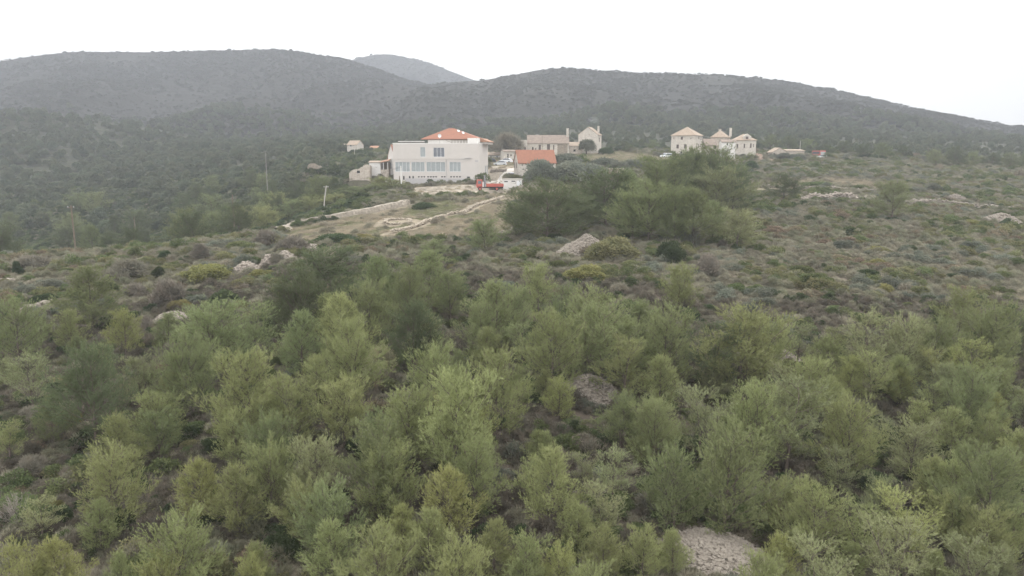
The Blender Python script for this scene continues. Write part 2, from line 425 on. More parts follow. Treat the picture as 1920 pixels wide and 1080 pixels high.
class House:
    def __init__(s, name, label, cat, u0, u1, vb, ve, Y, rot, depth, wall, roof=None, vr=None, roofmat=None, front=(), side=None, sideho=(), over=0.28, group=None, ridge_shift=0.0, pad=True):
        s.o = P(u0, vb, Y); th = R(rot); s.th = th
        s.dx = (math.cos(th), math.sin(th)); s.dy = (-math.sin(th), math.cos(th))
        s.f = Face(s.o, s.dx)
        s.W = s.f.x(u1); s.D = depth; s.H = s.f.z(ve, s.W * 0.5)
        s.root = empty(name, s.o, th); tag(s.root, label, cat, group)
        W, D, H = s.W, s.D, s.H
        if pad: PADS.append((s.o.x + s.dx[0] * W / 2 + s.dy[0] * D / 2, s.o.y + s.dx[1] * W / 2 + s.dy[1] * D / 2, 0.55 * max(W, D), s.o.z - 0.15))
        hs = [(s.f.x(a), s.f.x(b), s.f.z(d, s.f.x(a)), s.f.z(c, s.f.x(a)), k, n) for (a, b, c, d, k, n) in front]
        mb = MB()
        pf = lambda a, e, z: (a, e, z)
        panel(mb, W, H, hs, 0.2, pf)
        co = {'R': (W, 0), 'L': (0, 0)}
        sh = []
        pr = lambda a, e, z: (W - e, a, z); pl = lambda a, e, z: (e, a, z)
        if side:
            c = co[side]; cw = Vector((s.o.x + s.dx[0] * c[0], s.o.y + s.dx[1] * c[0], s.o.z)); sf = Face(cw, s.dy); s.sf = sf
            sh = [(sf.x(a), sf.x(b), sf.z(d, sf.x(a)), sf.z(cc, sf.x(a)), k, n) for (a, b, cc, d, k, n) in sideho]
            sh = [(min(q[0], q[1]), max(q[0], q[1]), *q[2:]) for q in sh]
        panel(mb, D, H, sh if side == 'R' else [], 0.2, pr)
        panel(mb, D, H, sh if side == 'L' else [], 0.2, pl)
        panel(mb, W, H, [], 0.2, lambda a, e, z: (a, D - e, z))
        mb.add([(0.21, 0.21, -1.5), (W - 0.21, 0.21, -1.5), (W - 0.21, D - 0.21, -1.5), (0.21, D - 0.21, -1.5)], [(0, 1, 2, 3)])
        rm = roofmat
        if roof is None or roof == 'flat':
            mb.add([(0, 0, H), (W, 0, H), (W, D, H), (0, D, H)], [(0, 1, 2, 3)])
        hr = None
        if vr is not None:
            rd = D / 2 if roof in ('gable_x', 'hip') else 0
            hr = P(960, vr, s.o.y + s.dy[1] * rd + s.dx[1] * W / 2).z - s.o.z
        s.hr = hr
        r = MB(); o = over; t = 0.16
        if roof == 'gable_x':
            k = (hr - H) / (D / 2)
            prof = [(-o, H - k * o + .01), (D / 2, hr + .01), (D + o, H - k * o + .01), (D + o, H - k * o + t), (D / 2, hr + t), (-o, H - k * o + t)]
            r.prism([(-o * .6, a, b) for a, b in prof], (W + o * 1.2, 0, 0))
            for x in (0, W - 0.2): mb.prism([(x, 0.0, H), (x, D, H), (x, D / 2, hr)], (0.2, 0, 0))
        elif roof == 'gable_y':
            c = W / 2 + ridge_shift; kl = (hr - H) / c; kr = (hr - H) / (W - c)
            prof = [(-o, H - kl * o + .01), (c, hr + .01), (W + o, H - kr * o + .01), (W + o, H - kr * o + t), (c, hr + t), (-o, H - kl * o + t)]
            r.prism([(a, -o * .5, b) for a, b in prof], (0, D + o, 0))
            for y in (0, D - 0.2): mb.prism([(0, y, H), (W, y, H), (c, y, hr)], (0, 0.2, 0))
        elif roof == 'hip':
            rl = max(0.3, abs(W - D)) if abs(W - D) > .5 else 0.6
            if W >= D: a0, a1, b0, b1 = W / 2 - rl / 2, W / 2 + rl / 2, D / 2, D / 2
            else: a0, a1, b0, b1 = W / 2, W / 2, D / 2 - rl / 2, D / 2 + rl / 2
            r.add([(-o, -o, H + .01), (W + o, -o, H + .01), (W + o, D + o, H + .01), (-o, D + o, H + .01),
                   (-o, -o, H + .13), (W + o, -o, H + .13), (W + o, D + o, H + .13), (-o, D + o, H + .13), (a0, b0, hr), (a1, b1, hr)],
                  [(3, 2, 1, 0), (0, 1, 5, 4), (1, 2, 6, 5), (2, 3, 7, 6), (3, 0, 4, 7)] +
                  ([(4, 5, 9, 8), (5, 6, 9), (6, 7, 8, 9), (7, 4, 8)] if W >= D else [(4, 5, 8), (5, 6, 9, 8), (6, 7, 9), (7, 4, 8, 9)]))
        elif roof == 'shed':
            r.prism([(-o, -o, H + .01), (-o, D + o, hr + .01), (-o, D + o, hr + t), (-o, -o, H + t)], (W + 2 * o, 0, 0))
            for x in (0, W - 0.2): mb.prism([(x, 0.0, H), (x, D, H), (x, D, hr)], (0.2, 0, 0))
            mb.box(0.2, W - .2, D - .2, D, H, hr)
        s.wall = mb.build('wall', wall, s.root)
        s.roof = None
        if r.v: s.roof = r.build('roof', rm, s.root)
        s.wins = []
        for q in hs: window(s.root, q[:4], pf, q[4], 0.16, q[5], 'door' if q[4] == 'door' else 'window')
        for q in sh: window(s.root, q[:4], pr if side == 'R' else pl, q[4], 0.16, q[5], 'door' if q[4] == 'door' else 'window')
    def chimney(s, u, va, vb, dy, wd=0.7, m=None):
        x = s.f.x(u) if dy == 0 else face_x(u, Vector((s.o.x + s.dy[0] * dy, s.o.y + s.dy[1] * dy, s.o.z)), s.dx)
        yw = s.o.y + s.dy[1] * dy + s.dx[1] * x
        z0 = P(960, vb, yw).z - s.o.z - 1.2; z1 = P(960, va, yw).z - s.o.z
        mb = MB(); mb.box(x - wd / 2, x + wd / 2, dy - wd / 2, dy + wd / 2, z0, z1 - 0.12); mb.box(x - wd / 2 - .08, x + wd / 2 + .08, dy - wd / 2 - .08, dy + wd / 2 + .08, z1 - 0.12, z1)
        return mb.build('chimney', m or M['stone_pale'], s.roof or s.root), (x, dy, z1)

def white_building():
    front = []
    for (a, b, n) in ((742,769.5,4), (772,797,3), (800,835.5,4), (843,864.5,3)): front.append((a, b, 303.5, 322, 'curtain', n))
    front.append((813.5, 834.5, 276.5, 294.5, 'blue', 3))
    front.append((789, 799, 275.5, 294.5, 'curtain', 1))
    for (a, va, vb) in ((757.5,330,337), (768.5,330,335.5), (775,330,335.5)): front.append((a - 1.5, a + 1.5, va, vb, 'slot', 1))
    for a in (785.5,791,796, 803,808,813,818, 829,834, 846,851.5,857,862.5): front.append((a - 1.7, a + 1.7, 330.3, 332.8, 'slot', 1))
    front.append((875.5, 881.5, 331, 333.5, 'slot', 1))
    h = House('hotel_building', 'large cream three storey flat fronted building with long window band and grey plinth', 'building', 738.5, 898.7, 349, 270, 205, -7, 15.5,
              M['plaster'], None, None, None, front, 'R', [(909.5, 911.8, 310, 326, 'curtain', 1), (913, 915, 310, 326, 'curtain', 1)])
    r, W, D, H = h.root, h.W, h.D, h.H
    X, Z = h.f.x, lambda v: h.f.z(v, W * .5)
    p = MB(); p.box(X(760), X(889), -0.12, -0.003, -1.5, Z(334.5)); p.build('plinth', M['plinth'], r)
    p = MB()                                    # raised edge of the roof terrace and a ledge between the storeys
    p.box(-0.04, X(798), -0.04, 0.3, H + .003, H + 0.30); p.box(X(798) + .01, W + .04, -0.04, 0.3, H + .003, H + 0.22)
    p.box(-0.04, 0.3, 0.31, D, H + .003, H + 0.3); p.box(W - 0.3, W + .04, 0.31, D, H + .003, H + .22)
    p.build('parapet', M['plaster_white'], r)
    p = MB(); p.box(0, X(860), -0.09, -0.003, Z(298.2), Z(297.0)); p.build('ledge', M['plaster'], r)
    p = MB(); p.tube([(X(837.5), -0.08, Z(333)), (X(837.5), -0.08, Z(299))], 0.07); p.build('drainpipe', M['plinth'], r)
    p = MB(); p.box(X(891), X(897.2), -0.05, -0.003, Z(303.6), Z(300.2)); p.build('wall_plaque', M['plinth'], r)
    p = MB(); p.box(X(872.5), X(884), -0.35, -0.003, Z(297), Z(295.8)); p.box(X(860), X(872), -0.12, -0.003, Z(298.6), Z(297.6)); p.build('balcony_ledge', M['plinth'], r)
    p = MB(); p.box(X(876), X(894.5), 1.2, 5.5, H + .004, Z(258.8)); p.build('stair_block', M['plaster_white'], r)
    p = MB(); p.box(X(795), X(893), 5.6, 13.5, H + .004, Z(261.5)); p.build('penthouse_wall', M['plaster_white'], r)
    # hipped tile roof set back behind the terrace
    yc = 9.5
    cw = lambda u, y: face_x(u, Vector((h.o.x + h.dy[0] * y, h.o.y + h.dy[1] * y, h.o.z)), h.dx)
    zz = lambda v, y: P(960, v, h.o.y + h.dy[1] * y).z - h.o.z
    x0, x1 = cw(790.5, 5.0), cw(900.5, 5.0); ze = zz(261.5, 5.0); xa = cw(846.5, yc); za = zz(240.8, yc)
    p = MB(); p.add([(x0, 5.0, ze), (x1, 5.0, ze), (x1, 14.5, ze), (x0, 14.5, ze), (x0, 5.0, ze + .15), (x1, 5.0, ze + .15), (x1, 14.5, ze + .15), (x0, 14.5, ze + .15), (xa - .5, yc, za), (xa + .9, yc, za)],
                    [(3,2,1,0),(0,1,5,4),(1,2,6,5),(2,3,7,6),(3,0,4,7),(4,5,9,8),(5,6,9),(6,7,8,9),(7,4,8)])
    rf = p.build('roof', M['orange'], r)
    for q in (0.44, 0.62):
        p = MB(); a = Vector((x1, 5.0, ze + .15)) * (1 - q) + Vector((xa + .9, yc, za)) * q + Vector((-1.6, -.0, .12))
        p.add([a, a + Vector((.6, .0, 0)), a + Vector((.25, .6, .5)), a + Vector((-.35, .6, .5))], [(0, 1, 2, 3)])
        p.build('skylight', M['white_paint'], rf)
    p = MB(); a0, a1 = cw(897.5, 6), cw(916.5, 6)
    p.box(a0, a1 - .25, 6.2, D - .01, H + .005, zz(266.5, 6)); p.build('rear_wing_wall', M['plaster'], r)
    p = MB(); zl = zz(266.5, 6); p.prism([(a0 - .2, 5.8, zl), (a1 + .1, 5.8, zl), (a1 + .1, 5.8, zl + .12), (cw(903, 6), 5.8, zz(259.5, 6)), (a0 - .2, 5.8, zz(259.5, 6))], (0, D - 5.8, 0)); p.build('wing_roof', M['orange2'], r)
    p = MB(); p.box(cw(897.5, 6), cw(902.5, 6), 6.12, 6.197, zz(274, 6), zz(272.5, 6)); p.build('wing_window', M['dark'], r)
    p = MB(); xa0, xa1 = X(746.5), X(791)        # terrace canopy
    p.box(xa0, xa1, 1.0, 4.2, Z(265.5), Z(264.3))
    p.build('canopy', M['plaster_white'], r)
    p = MB()
    for xx in np.linspace(xa0 + .2, xa1 - .2, 5): p.box(xx - .06, xx + .06, 1.1, 1.22, H + .004, Z(265.6)); p.box(xx - .06, xx + .06, 4.0, 4.1, H + .004, Z(265.6))
    p.box(xa0 + .3, xa1 - .3, 3.7, 3.85, H + .004, Z(266.2))
    p.build('canopy_post', M['wood'], r)
    p = MB(); xp0, xp1 = X(846), X(873)          # small timber pergola
    for xx in np.linspace(xp0, xp1, 6): p.box(xx - .05, xx + .05, 1.6, 1.7, H + .004, Z(262.8)); p.box(xx - .05, xx + .05, 3.2, 3.3, H + .004, Z(262.8))
    for yy in np.linspace(1.4, 3.5, 6): p.box(xp0 - .3, xp1 + .3, yy, yy + .08, Z(262.7), Z(262.0))
    p.tube([(xp0 - 1.6, 1.5, Z(263)), (xp0, 1.6, Z(267))], 0.05)
    p.build('pergola', M['wood'], r)
    p = MB(); xd = X(823)
    p.tube([(xd, 2.0, H), (xd, 2.0, Z(258))], 0.05)
    dm = p.build('antenna_mast', M['metal'], r)
    p = MB(); c = Vector((xd, 1.9, Z(254.3))); n = 14; rr = 0.48
    vs = [c + Vector((0, .14, 0))] + [c + Vector((math.cos(2*math.pi*k/n) * rr, -.05, math.sin(2*math.pi*k/n) * rr)) for k in range(n)] + [c + Vector((math.cos(2*math.pi*k/n) * rr, -.02, math.sin(2*math.pi*k/n) * rr)) for k in range(n)] + [c + Vector((0, .18, 0))]
    p.add(vs, [(0, 1 + (k + 1) % n, 1 + k) for k in range(n)] + [(1 + k, 1 + (k + 1) % n, 1 + n + (k + 1) % n, 1 + n + k) for k in range(n)] + [(2 * n + 1, 1 + n + k, 1 + n + (k + 1) % n) for k in range(n)])
    p.build('dish', M['white_paint'], dm)
    return h

def chapel():
    h = House('chapel', 'small stone chapel with bright orange tiled roof and two narrow gable windows', 'chapel', 972, 1042, 337, 304.5, 206, 13, 5.4, M['stone_pale'], 'gable_x', 282, M['orange'],
              [(972.8, 975.2, 329, 337, 'dark', 1), (978, 980.5, 308, 311, 'dark', 1)], 'L', [(963.9, 965.2, 304, 315, 'shut', 1), (967.0, 968.6, 304, 315.5, 'shut', 1)])
    return h

def buildings():
    white_building(); chapel()
    House('stone_annex', 'narrow white annex with an orange roof wedged against the large cream building', 'house', 728.5, 740, 333, 292, 219, 0, 6, M['plaster_white'], 'gable_y', 272, M['orange'], [(731, 735, 304, 317, 'curtain', 1)])
    # lean-to with an open porch
    h = House('shed', 'white walled shed with an open porch beside the ruin', 'shed', 693, 714, 333, 305, 214, 4, 5, M['plaster_white'], 'shed', 302.5, M['old_tile'], [(705, 706.5, 313, 314.5, 'dark', 1)])
    p = MB(); X, Z = h.f.x, lambda v: h.f.z(v, 0)
    x0, x1 = X(714), X(731)
    p.prism([(x0, -.2, Z(305)), (x0, 4.8, Z(302.5)), (x0, 4.8, Z(301.5)), (x0, -.2, Z(303.8))], (x1 - x0, 0, .5)); p.build('porch_roof', M['orange2'], h.root)
    p = MB(); p.box(x0 + .01, x1 - .2, 4.3, 4.6, -1, Z(304)); p.build('porch_back_wall', M['stone_brown'], h.root)
    p = MB(); p.box(x0 + .01, x1 - .3, -.1, .2, -1.5, Z(318)); p.build('porch_low_wall', M['stone'], h.root)
    for xx in (x0 + .8, x1 - .5):
        p = MB(); p.box(xx - .1, xx + .1, 0, .19, Z(318) + .003, Z(304.5)); p.build('post', M['plaster_white'], h.root)
    ruin('roofless stone ruin with stepped broken walls and one dark square window', [(655,325),(662,319),(672,317),(677,315),(683,310),(684.5,308.5),(690,308.5),(694,309)], 340, 211, [(669.5, 675.5, 319.8, 324.8)], 5.0, M['stone'])
    ruin('grey walled stone ruin half hidden behind the evergreen thicket', [(577,313),(580,308),(587,306),(593,308),(598,310)], 326, 240, [], 4.0, M['stone_brown'])
    # far houses on the left of the cream building
    House('stone_house', 'small far grey house with a pale gable above the valley', 'house', 651, 670, 283, 271.5, 330, -22, 5, M['stone_pale'], 'gable_x', 264, M['old_tile'], [(655.5, 659.5, 270.8, 275, 'pane', 1)], 'R', [])
    House('stone_house', 'low far house with a dusty red roof behind the lone grey house', 'house', 692, 713, 285, 279.5, 345, -5, 7, M['stone'], 'gable_x', 274, M['orange2'])
    House('stone_house', 'tiny far white gable beside the lone grey house on the hillside', 'house', 640, 649, 282, 277, 345, 0, 6, M['stone_pale'], 'gable_y', 270, M['old_tile'])
    House('stone_house', 'low white cottage with a dull red roof behind the parked cars', 'house', 913, 942, 300, 291, 262, 0, 7, M['plaster_white'], 'gable_x', 285.5, M['old_tile'], [(919, 922, 293, 297, 'dark', 1), (930, 934, 292, 296.5, 'pane', 1)])
    House('outbuilding', 'grey boxy outbuilding with dark openings right of the parked cars', 'shed', 945, 968, 302, 284.5, 252, 12, 6, M['stone_pale'], 'gable_x', 281.5, M['old_slab'], [(951, 954, 288, 296, 'dark', 1), (957, 959.5, 289, 293, 'dark', 1)])
    # long half ruined house
    h = House('old_house', 'long half ruined stone house with sagging grey slab roof and tall chimney', 'house', 989, 1066.5, 291, 268.5, 268, 0, 7.5, M['stone_pale'], 'gable_x', 254, M['old_slab'],
          [(997.5, 1000.5, 275.5, 284, 'dark', 1), (1003.5, 1005.5, 277, 282, 'dark', 1), (1009.5, 1014.5, 271, 282, 'arch', 1), (1025, 1031.5, 270, 281.5, 'arch', 1), (1037, 1039, 272, 283, 'shut', 1)])
    h.chimney(1063.5, 240.5, 256, 3.2, 0.75)
    p = MB(); p.box(h.f.x(1045), h.f.x(1064), -0.05, -0.003, -1, h.f.z(270)); p.build('bare_stone_patch', M['stone_brown'], h.root)
    House('old_house', 'pale flat topped stone block joined to the left of the half ruined house', 'house', 965, 988.7, 291, 262.3, 264, 0, 7, M['stone_pale'], None, None, None, [(983, 986, 276, 282, 'shut', 1)])
    House('old_house', 'low stone lean-to with a tiled roof right of the tall chimney', 'house', 1067, 1092, 289, 274, 270, 0, 6, M['stone'], 'shed', 266.5, M['old_tile'], [(1075, 1079.5, 280, 284.5, 'dark', 1)])
    h = House('stone_house', 'tall pale gabled house with smoking chimney behind a round olive tree', 'house', 1084, 1120, 290, 252.5, 276, -16, 8.5, M['stone_pale'], 'gable_y', 238.5, M['old_tile'],
          [(1101.5, 1106, 247, 253.3, 'red', 1)], 'R', [(1122.5, 1124, 258, 266, 'shut', 1)])
    _, (cx, cyy, cz) = h.chimney(1121, 236.5, 247, 4.2, 0.65)
    smoke(h.o + Vector((h.dx[0] * cx + h.dy[0] * cyy, h.dx[1] * cx + h.dy[1] * cyy, cz)))
    # group on the right
    h = House('stone_house', 'tall square pale stone house with a hipped tile roof and three rows of windows', 'house', 1257.5, 1302, 294, 254.5, 262, -30, 8.6, M['stone_pale'], 'hip', 238, M['old_tile'],
          [(1275, 1279, 256.5, 262, 'shut', 1), (1267.5, 1272, 271, 278.5, 'shut', 1), (1281.8, 1286.5, 270.5, 278.3, 'shut', 1), (1275, 1279, 284, 288.5, 'dark', 1), (1290.8, 1293, 284, 291, 'shut', 1), (1293, 1294.6, 258.5, 260.5, 'shut', 1), (1261.5, 1262.7, 257.5, 260.5, 'shut', 1)],
          'R', [(1305.2, 1306.6, 269, 277, 'shut', 1), (1308.2, 1309.7, 270, 277, 'shut', 1), (1312.2, 1313.4, 270, 276, 'shut', 1), (1317, 1318.3, 265, 274, 'shut', 1), (1308.2, 1309.7, 256, 261, 'shut', 1), (1312.4, 1313.7, 257, 263, 'shut', 1)], over=0.35)
    h = House('stone_house', 'brown hip roofed stone house with two chimneys between its taller pale neighbours', 'house', 1331, 1360, 294, 258, 278, -24, 9.5, M['stone'], 'hip', 245, M['old_tile'], [(1337, 1341.5, 269, 276, 'shut', 1)], 'R', [(1364, 1366, 262, 268, 'shut', 1), (1370, 1372, 262, 268, 'shut', 1)])
    h.chimney(1347.5, 242, 249, 4.6, 0.8); h.chimney(1367.5, 240, 250, 6.2, 0.8)
    House('stone_house', 'low stone cottage with one dark window tucked against the tall square house', 'house', 1321.5, 1343, 294, 272, 266, 0, 6, M['stone'], 'gable_x', 261, M['old_slab'], [(1337, 1342, 269 + 3.5, 279.5, 'dark', 1)])
    h = House('stone_house', 'pale stone house with a gabled dormer at the right end of the row', 'house', 1374, 1416.5, 294, 263.5, 268, -8, 8, M['stone_pale'], 'hip', 251, M['old_tile'],
          [(1393.3, 1396, 269.5, 277.5, 'shut', 1), (1405.2, 1408, 269, 277.5, 'shut', 1), (1411, 1412.2, 270, 276, 'shut', 1), (1380, 1383, 270, 277, 'shut', 1)], 'R', [])
    p = MB(); X = h.f.x; x0, x1 = X(1392), X(1407); zb = h.H; zt = h.f.z(255.5); zp = h.f.z(250.5)
    p.box(x0, x1, 0.4, 3.2, zb - .2, zt); p.prism([(x0, .4, zt), (x1, .4, zt), ((x0 + x1) / 2, .4, zp)], (0, 2.8, 0)); d = p.build('dormer', M['stone_pale'], h.root)
    p = MB(); p.box((x0 + x1) / 2 - .5, (x0 + x1) / 2 + .4, 0.33, 0.397, zb + .35, zt - .1); p.build('dormer_window', M['shutter'], d)
    House('stone_house', 'bluish white rendered wall with a torn open top in front of the brown house', 'house', 1352, 1378, 296, 266.5, 258, -3, 4, M['plaster_white'], 'gable_x', 262.5, M['old_slab'], [(1361.5, 1364, 268, 273, 'dark', 1)])
    House('stone_shed', 'small gabled stone shed at the left of the pair by the red bus', 'shed', 1448, 1475, 294, 285.5, 275, 0, 6, M['stone'], 'gable_y', 277.5, M['old_tile'], [(1450, 1453, 285.5 + 1, 289.5, 'dark', 1)])
    House('stone_shed', 'flat stone shed at the right of the pair by the red bus', 'shed', 1475.5, 1508, 293, 283, 281, 0, 5, M['stone'], 'shed', 280.5, M['old_tile'], [(1476, 1479, 286, 291, 'dark', 1)])
    House('field_hut', 'earth coloured field hut with one dark square opening behind the big pines', 'hut', 1126, 1172, 335, 316, 196, 0, 4, M['stone_brown'], 'flat', None, None, [(1126.8, 1132.5, 323, 331.5, 'dark', 1)])
    h = House('transformer_hut', 'long white flat roofed utility hut with two dark slots beside the red truck', 'hut', 943, 979, 354, 337, 192, 4, 3.4, M['plaster_white'], 'flat', None, None, [(945.5, 952, 339.5, 341.7, 'slot', 1), (959, 966, 339, 341, 'slot', 1)])
    p = MB(); p.box(-.12, h.W + .12, -.12, h.D + .12, h.H + .003, h.H + .18); p.build('roof_slab', M['concrete'], h.root)
    p = MB(); p.box(h.f.x(969), h.f.x(977), -.05, -.003, -.2, h.H - .3); p.build('door', M['white_paint'], h.root)

def ruin(label, top, vb, Y, holes, depth, m):
    o = P(top[0][0], vb, Y); root = empty('stone_ruin', o); tag(root, label, 'ruin')
    f = Face(o, (1, 0)); W = f.x(top[-1][0])
    PADS.append((o.x + W / 2, o.y + depth / 2, 0.55 * max(W, depth), o.z + .3))
    mb = MB()
    pts = [(f.x(u), f.z(v)) for u, v in top]
    xs = np.linspace(0, W, 17)
    hh = [(f.x(a), f.x(b), f.z(d), f.z(c)) for a, b, c, d in holes]
    cut = sorted(set(list(xs) + [q for h in hh for q in h[:2]]))
    for a, b in zip(cut[:-1], cut[1:]):
        if b - a < .02: continue
        t = float(np.interp((a + b) / 2, [p[0] for p in pts], [p[1] for p in pts])) + random.uniform(-.12, .12)
        hz = [h for h in hh if h[0] < (a + b) / 2 < h[1]]
        if hz: mb.box(a, b, 0, .5, -1.5, hz[0][2]); mb.box(a, b, 0, .5, hz[0][3], t)
        else: mb.box(a, b, 0, .5, -1.5, t)
    for k, x in ((0, 0), (1, W - .5)):
        for y0 in np.arange(.51, depth, .8): mb.box(x, x + .5, y0, y0 + .8, -1.5, (pts[0][1] if k == 0 else pts[-1][1]) + random.uniform(-.3, .2) - .1 * y0 * k)
    mb.build('wall', m, root)
    for h in hh:
        q = MB(); q.box(h[0] + .005, h[1] - .005, .3, .45, h[2] + .005, h[3] - .005); wn = q.build('window', M['dark'], root)
        q = MB(); q.box(h[0] - .2, h[1] + .2, -.06, -.003, h[2] - .18, h[2]); q.build('sill', M['stone_pale'], wn)

def smoke(p):
    bm = bmesh.new()
    g = np.random.default_rng(4)
    for k in range(7):
        s = 0.3 + 0.24 * k
        c = p + Vector((-0.15 * k - 0.25 * k * (k > 2) * .6, 0.2 * k, 0.25 + 0.42 * k if k < 4 else 1.5 + 0.15 * k))
        mtx = Matrix.Translation(c) @ Matrix.Diagonal((s * 1.25, s, s * 0.62, 1))
        bmesh.ops.create_icosphere(bm, subdivisions=2, radius=1, matrix=mtx)
    me = bpy.data.meshes.new('smoke'); bm.to_mesh(me); bm.free()
    m = bpy.data.materials.new('wood_smoke'); m.use_nodes = True
    t = m.node_tree; t.nodes.clear(); o = t.nodes.new('ShaderNodeOutputMaterial'); v = t.nodes.new('ShaderNodeVolumePrincipled')
    v.inputs['Color'].default_value = (.95, .96, .98, 1); v.inputs['Density'].default_value = 0.035
    t.links.new(v.outputs[0], o.inputs['Volume']); me.materials.append(m)
    tag(link('smoke', me), 'pale blue wisp of smoke drifting from the gabled house chimney', 'smoke', kind='stuff')

# ------------------------------------------------------------------ vehicles
def wheel(parent, x, y, r, w_, m2):
    p = MB(); p.tube([(x, y - w_ / 2, r), (x, y + w_ / 2, r)], r, n=16); t = p.build('wheel', M['rubber'], parent)
    p = MB(); p.tube([(x, y - w_ / 2 - .012, r), (x, y + w_ / 2 + .012, r)], r * .58, n=12); p.build('rim', m2, t)
def car(label, u, v, Y, heading, paint, kind='hatch', cat='car', name='parked_car'):
    o = P(u, v, Y); o.z -= 0.02
    PADS.append((o.x, o.y, 2.6, o.z))
    r = empty(name, o, R(heading)); tag(r, label, cat)
    if kind == 'hatch':
        L, Wd = 4.1, 1.72
        prof = [(-2.05,.28),(-2.02,.62),(-1.92,.92),(-1.75,1.02),(-1.45,1.38),(-.9,1.50),(.15,1.50),(.55,1.40),(1.05,1.0),(1.75,.86),(2.0,.66),(2.05,.28)]
        win = [(-1.62,1.03),(-1.38,1.33),(-.86,1.43),(.12,1.43),(.5,1.33),(.92,1.02)]
    elif kind == 'van':
        L, Wd = 4.9, 1.9
        prof = [(-2.45,.3),(-2.45,1.0),(-2.4,1.95),(-2.2,2.05),(1.0,2.05),(1.35,1.9),(1.85,1.2),(2.35,1.05),(2.45,.8),(2.45,.3)]
        win = [(-2.15,1.2),(-2.15,1.8),(1.0,1.8),(1.25,1.72),(1.6,1.2)]
    else:
        L, Wd = 3.9, 1.7
        prof = [(-1.9,.42),(-1.92,1.0),(-1.85,1.72),(-1.7,1.8),(.35,1.8),(.55,1.75),(.85,1.15),(1.8,1.05),(1.92,.9),(1.92,.42)]
        win = [(-1.7,1.12),(-1.65,1.62),(.35,1.62),(.6,1.15)]
    p = MB(); p.prism([(x, -Wd / 2, z) for x, z in prof], (0, Wd, 0)); p.build('body', paint, r, bevel=0.05)
    for s in (-1, 1):
        p = MB(); p.prism([(x, s * (Wd / 2 + .012), z) for x, z in win], (0, -s * .01, 0)); p.build('side_window', M['glass_blue'], r)
    xs, zs_ = {'hatch': ((.55,1.38),(1.03,1.03)), 'van': ((1.37,1.86),(1.82,1.24)), 'jeep': ((.57,1.70),(.84,1.18))}[kind]
    p = MB(); d = Vector((zs_[0] - xs[0], 0, zs_[1] - xs[1])); n = Vector((-d.z, 0, d.x)).normalized() * .02
    if n.z < 0: n = -n
    y = Wd / 2 - .14
    a = [Vector((xs[0], -y, xs[1])) + n, Vector((xs[0], y, xs[1])) + n, Vector((zs_[0], y, zs_[1])) + n, Vector((zs_[0], -y, zs_[1])) + n]
    p.add(a, [(0, 1, 2, 3)]); p.build('windscreen', M['glass_blue'], r)
    xb = prof[0][0]
    p = MB(); p.box(xb - .03, xb + .004, -Wd / 2 + .25, Wd / 2 - .25, 1.1 if kind != 'hatch' else 1.05, 1.5 if kind == 'jeep' else (1.32 if kind == 'hatch' else 1.7)) if kind != 'hatch' else p.add([(-1.74,-.6,1.06),(-1.74,.6,1.06),(-1.49,.6,1.36),(-1.49,-.6,1.36)], [(0,1,2,3)])
    p.build('rear_window', M['glass_blue'], r)
    for s in (-1, 1):
        p = MB(); xf = prof[-1][0]; p.box(xf - .1, xf + .02, s * (Wd / 2 - .22) - .16, s * (Wd / 2 - .22) + .16, .62, .78); p.build('headlight', M['frame'], r)
        p = MB(); p.box(xb - .02, xb + .06, s * (Wd / 2 - .16) - .1, s * (Wd / 2 - .16) + .1, .68, .95); p.build('tail_light', M['red_paint'], r)
    rr = .40 if kind == 'jeep' else (.35 if kind == 'van' else .31)
    for x in (-L * .31, L * .32):
        for s in (-1, 1): wheel(r, x, s * (Wd / 2 - .08), rr, .2, M['metal'])
    return r
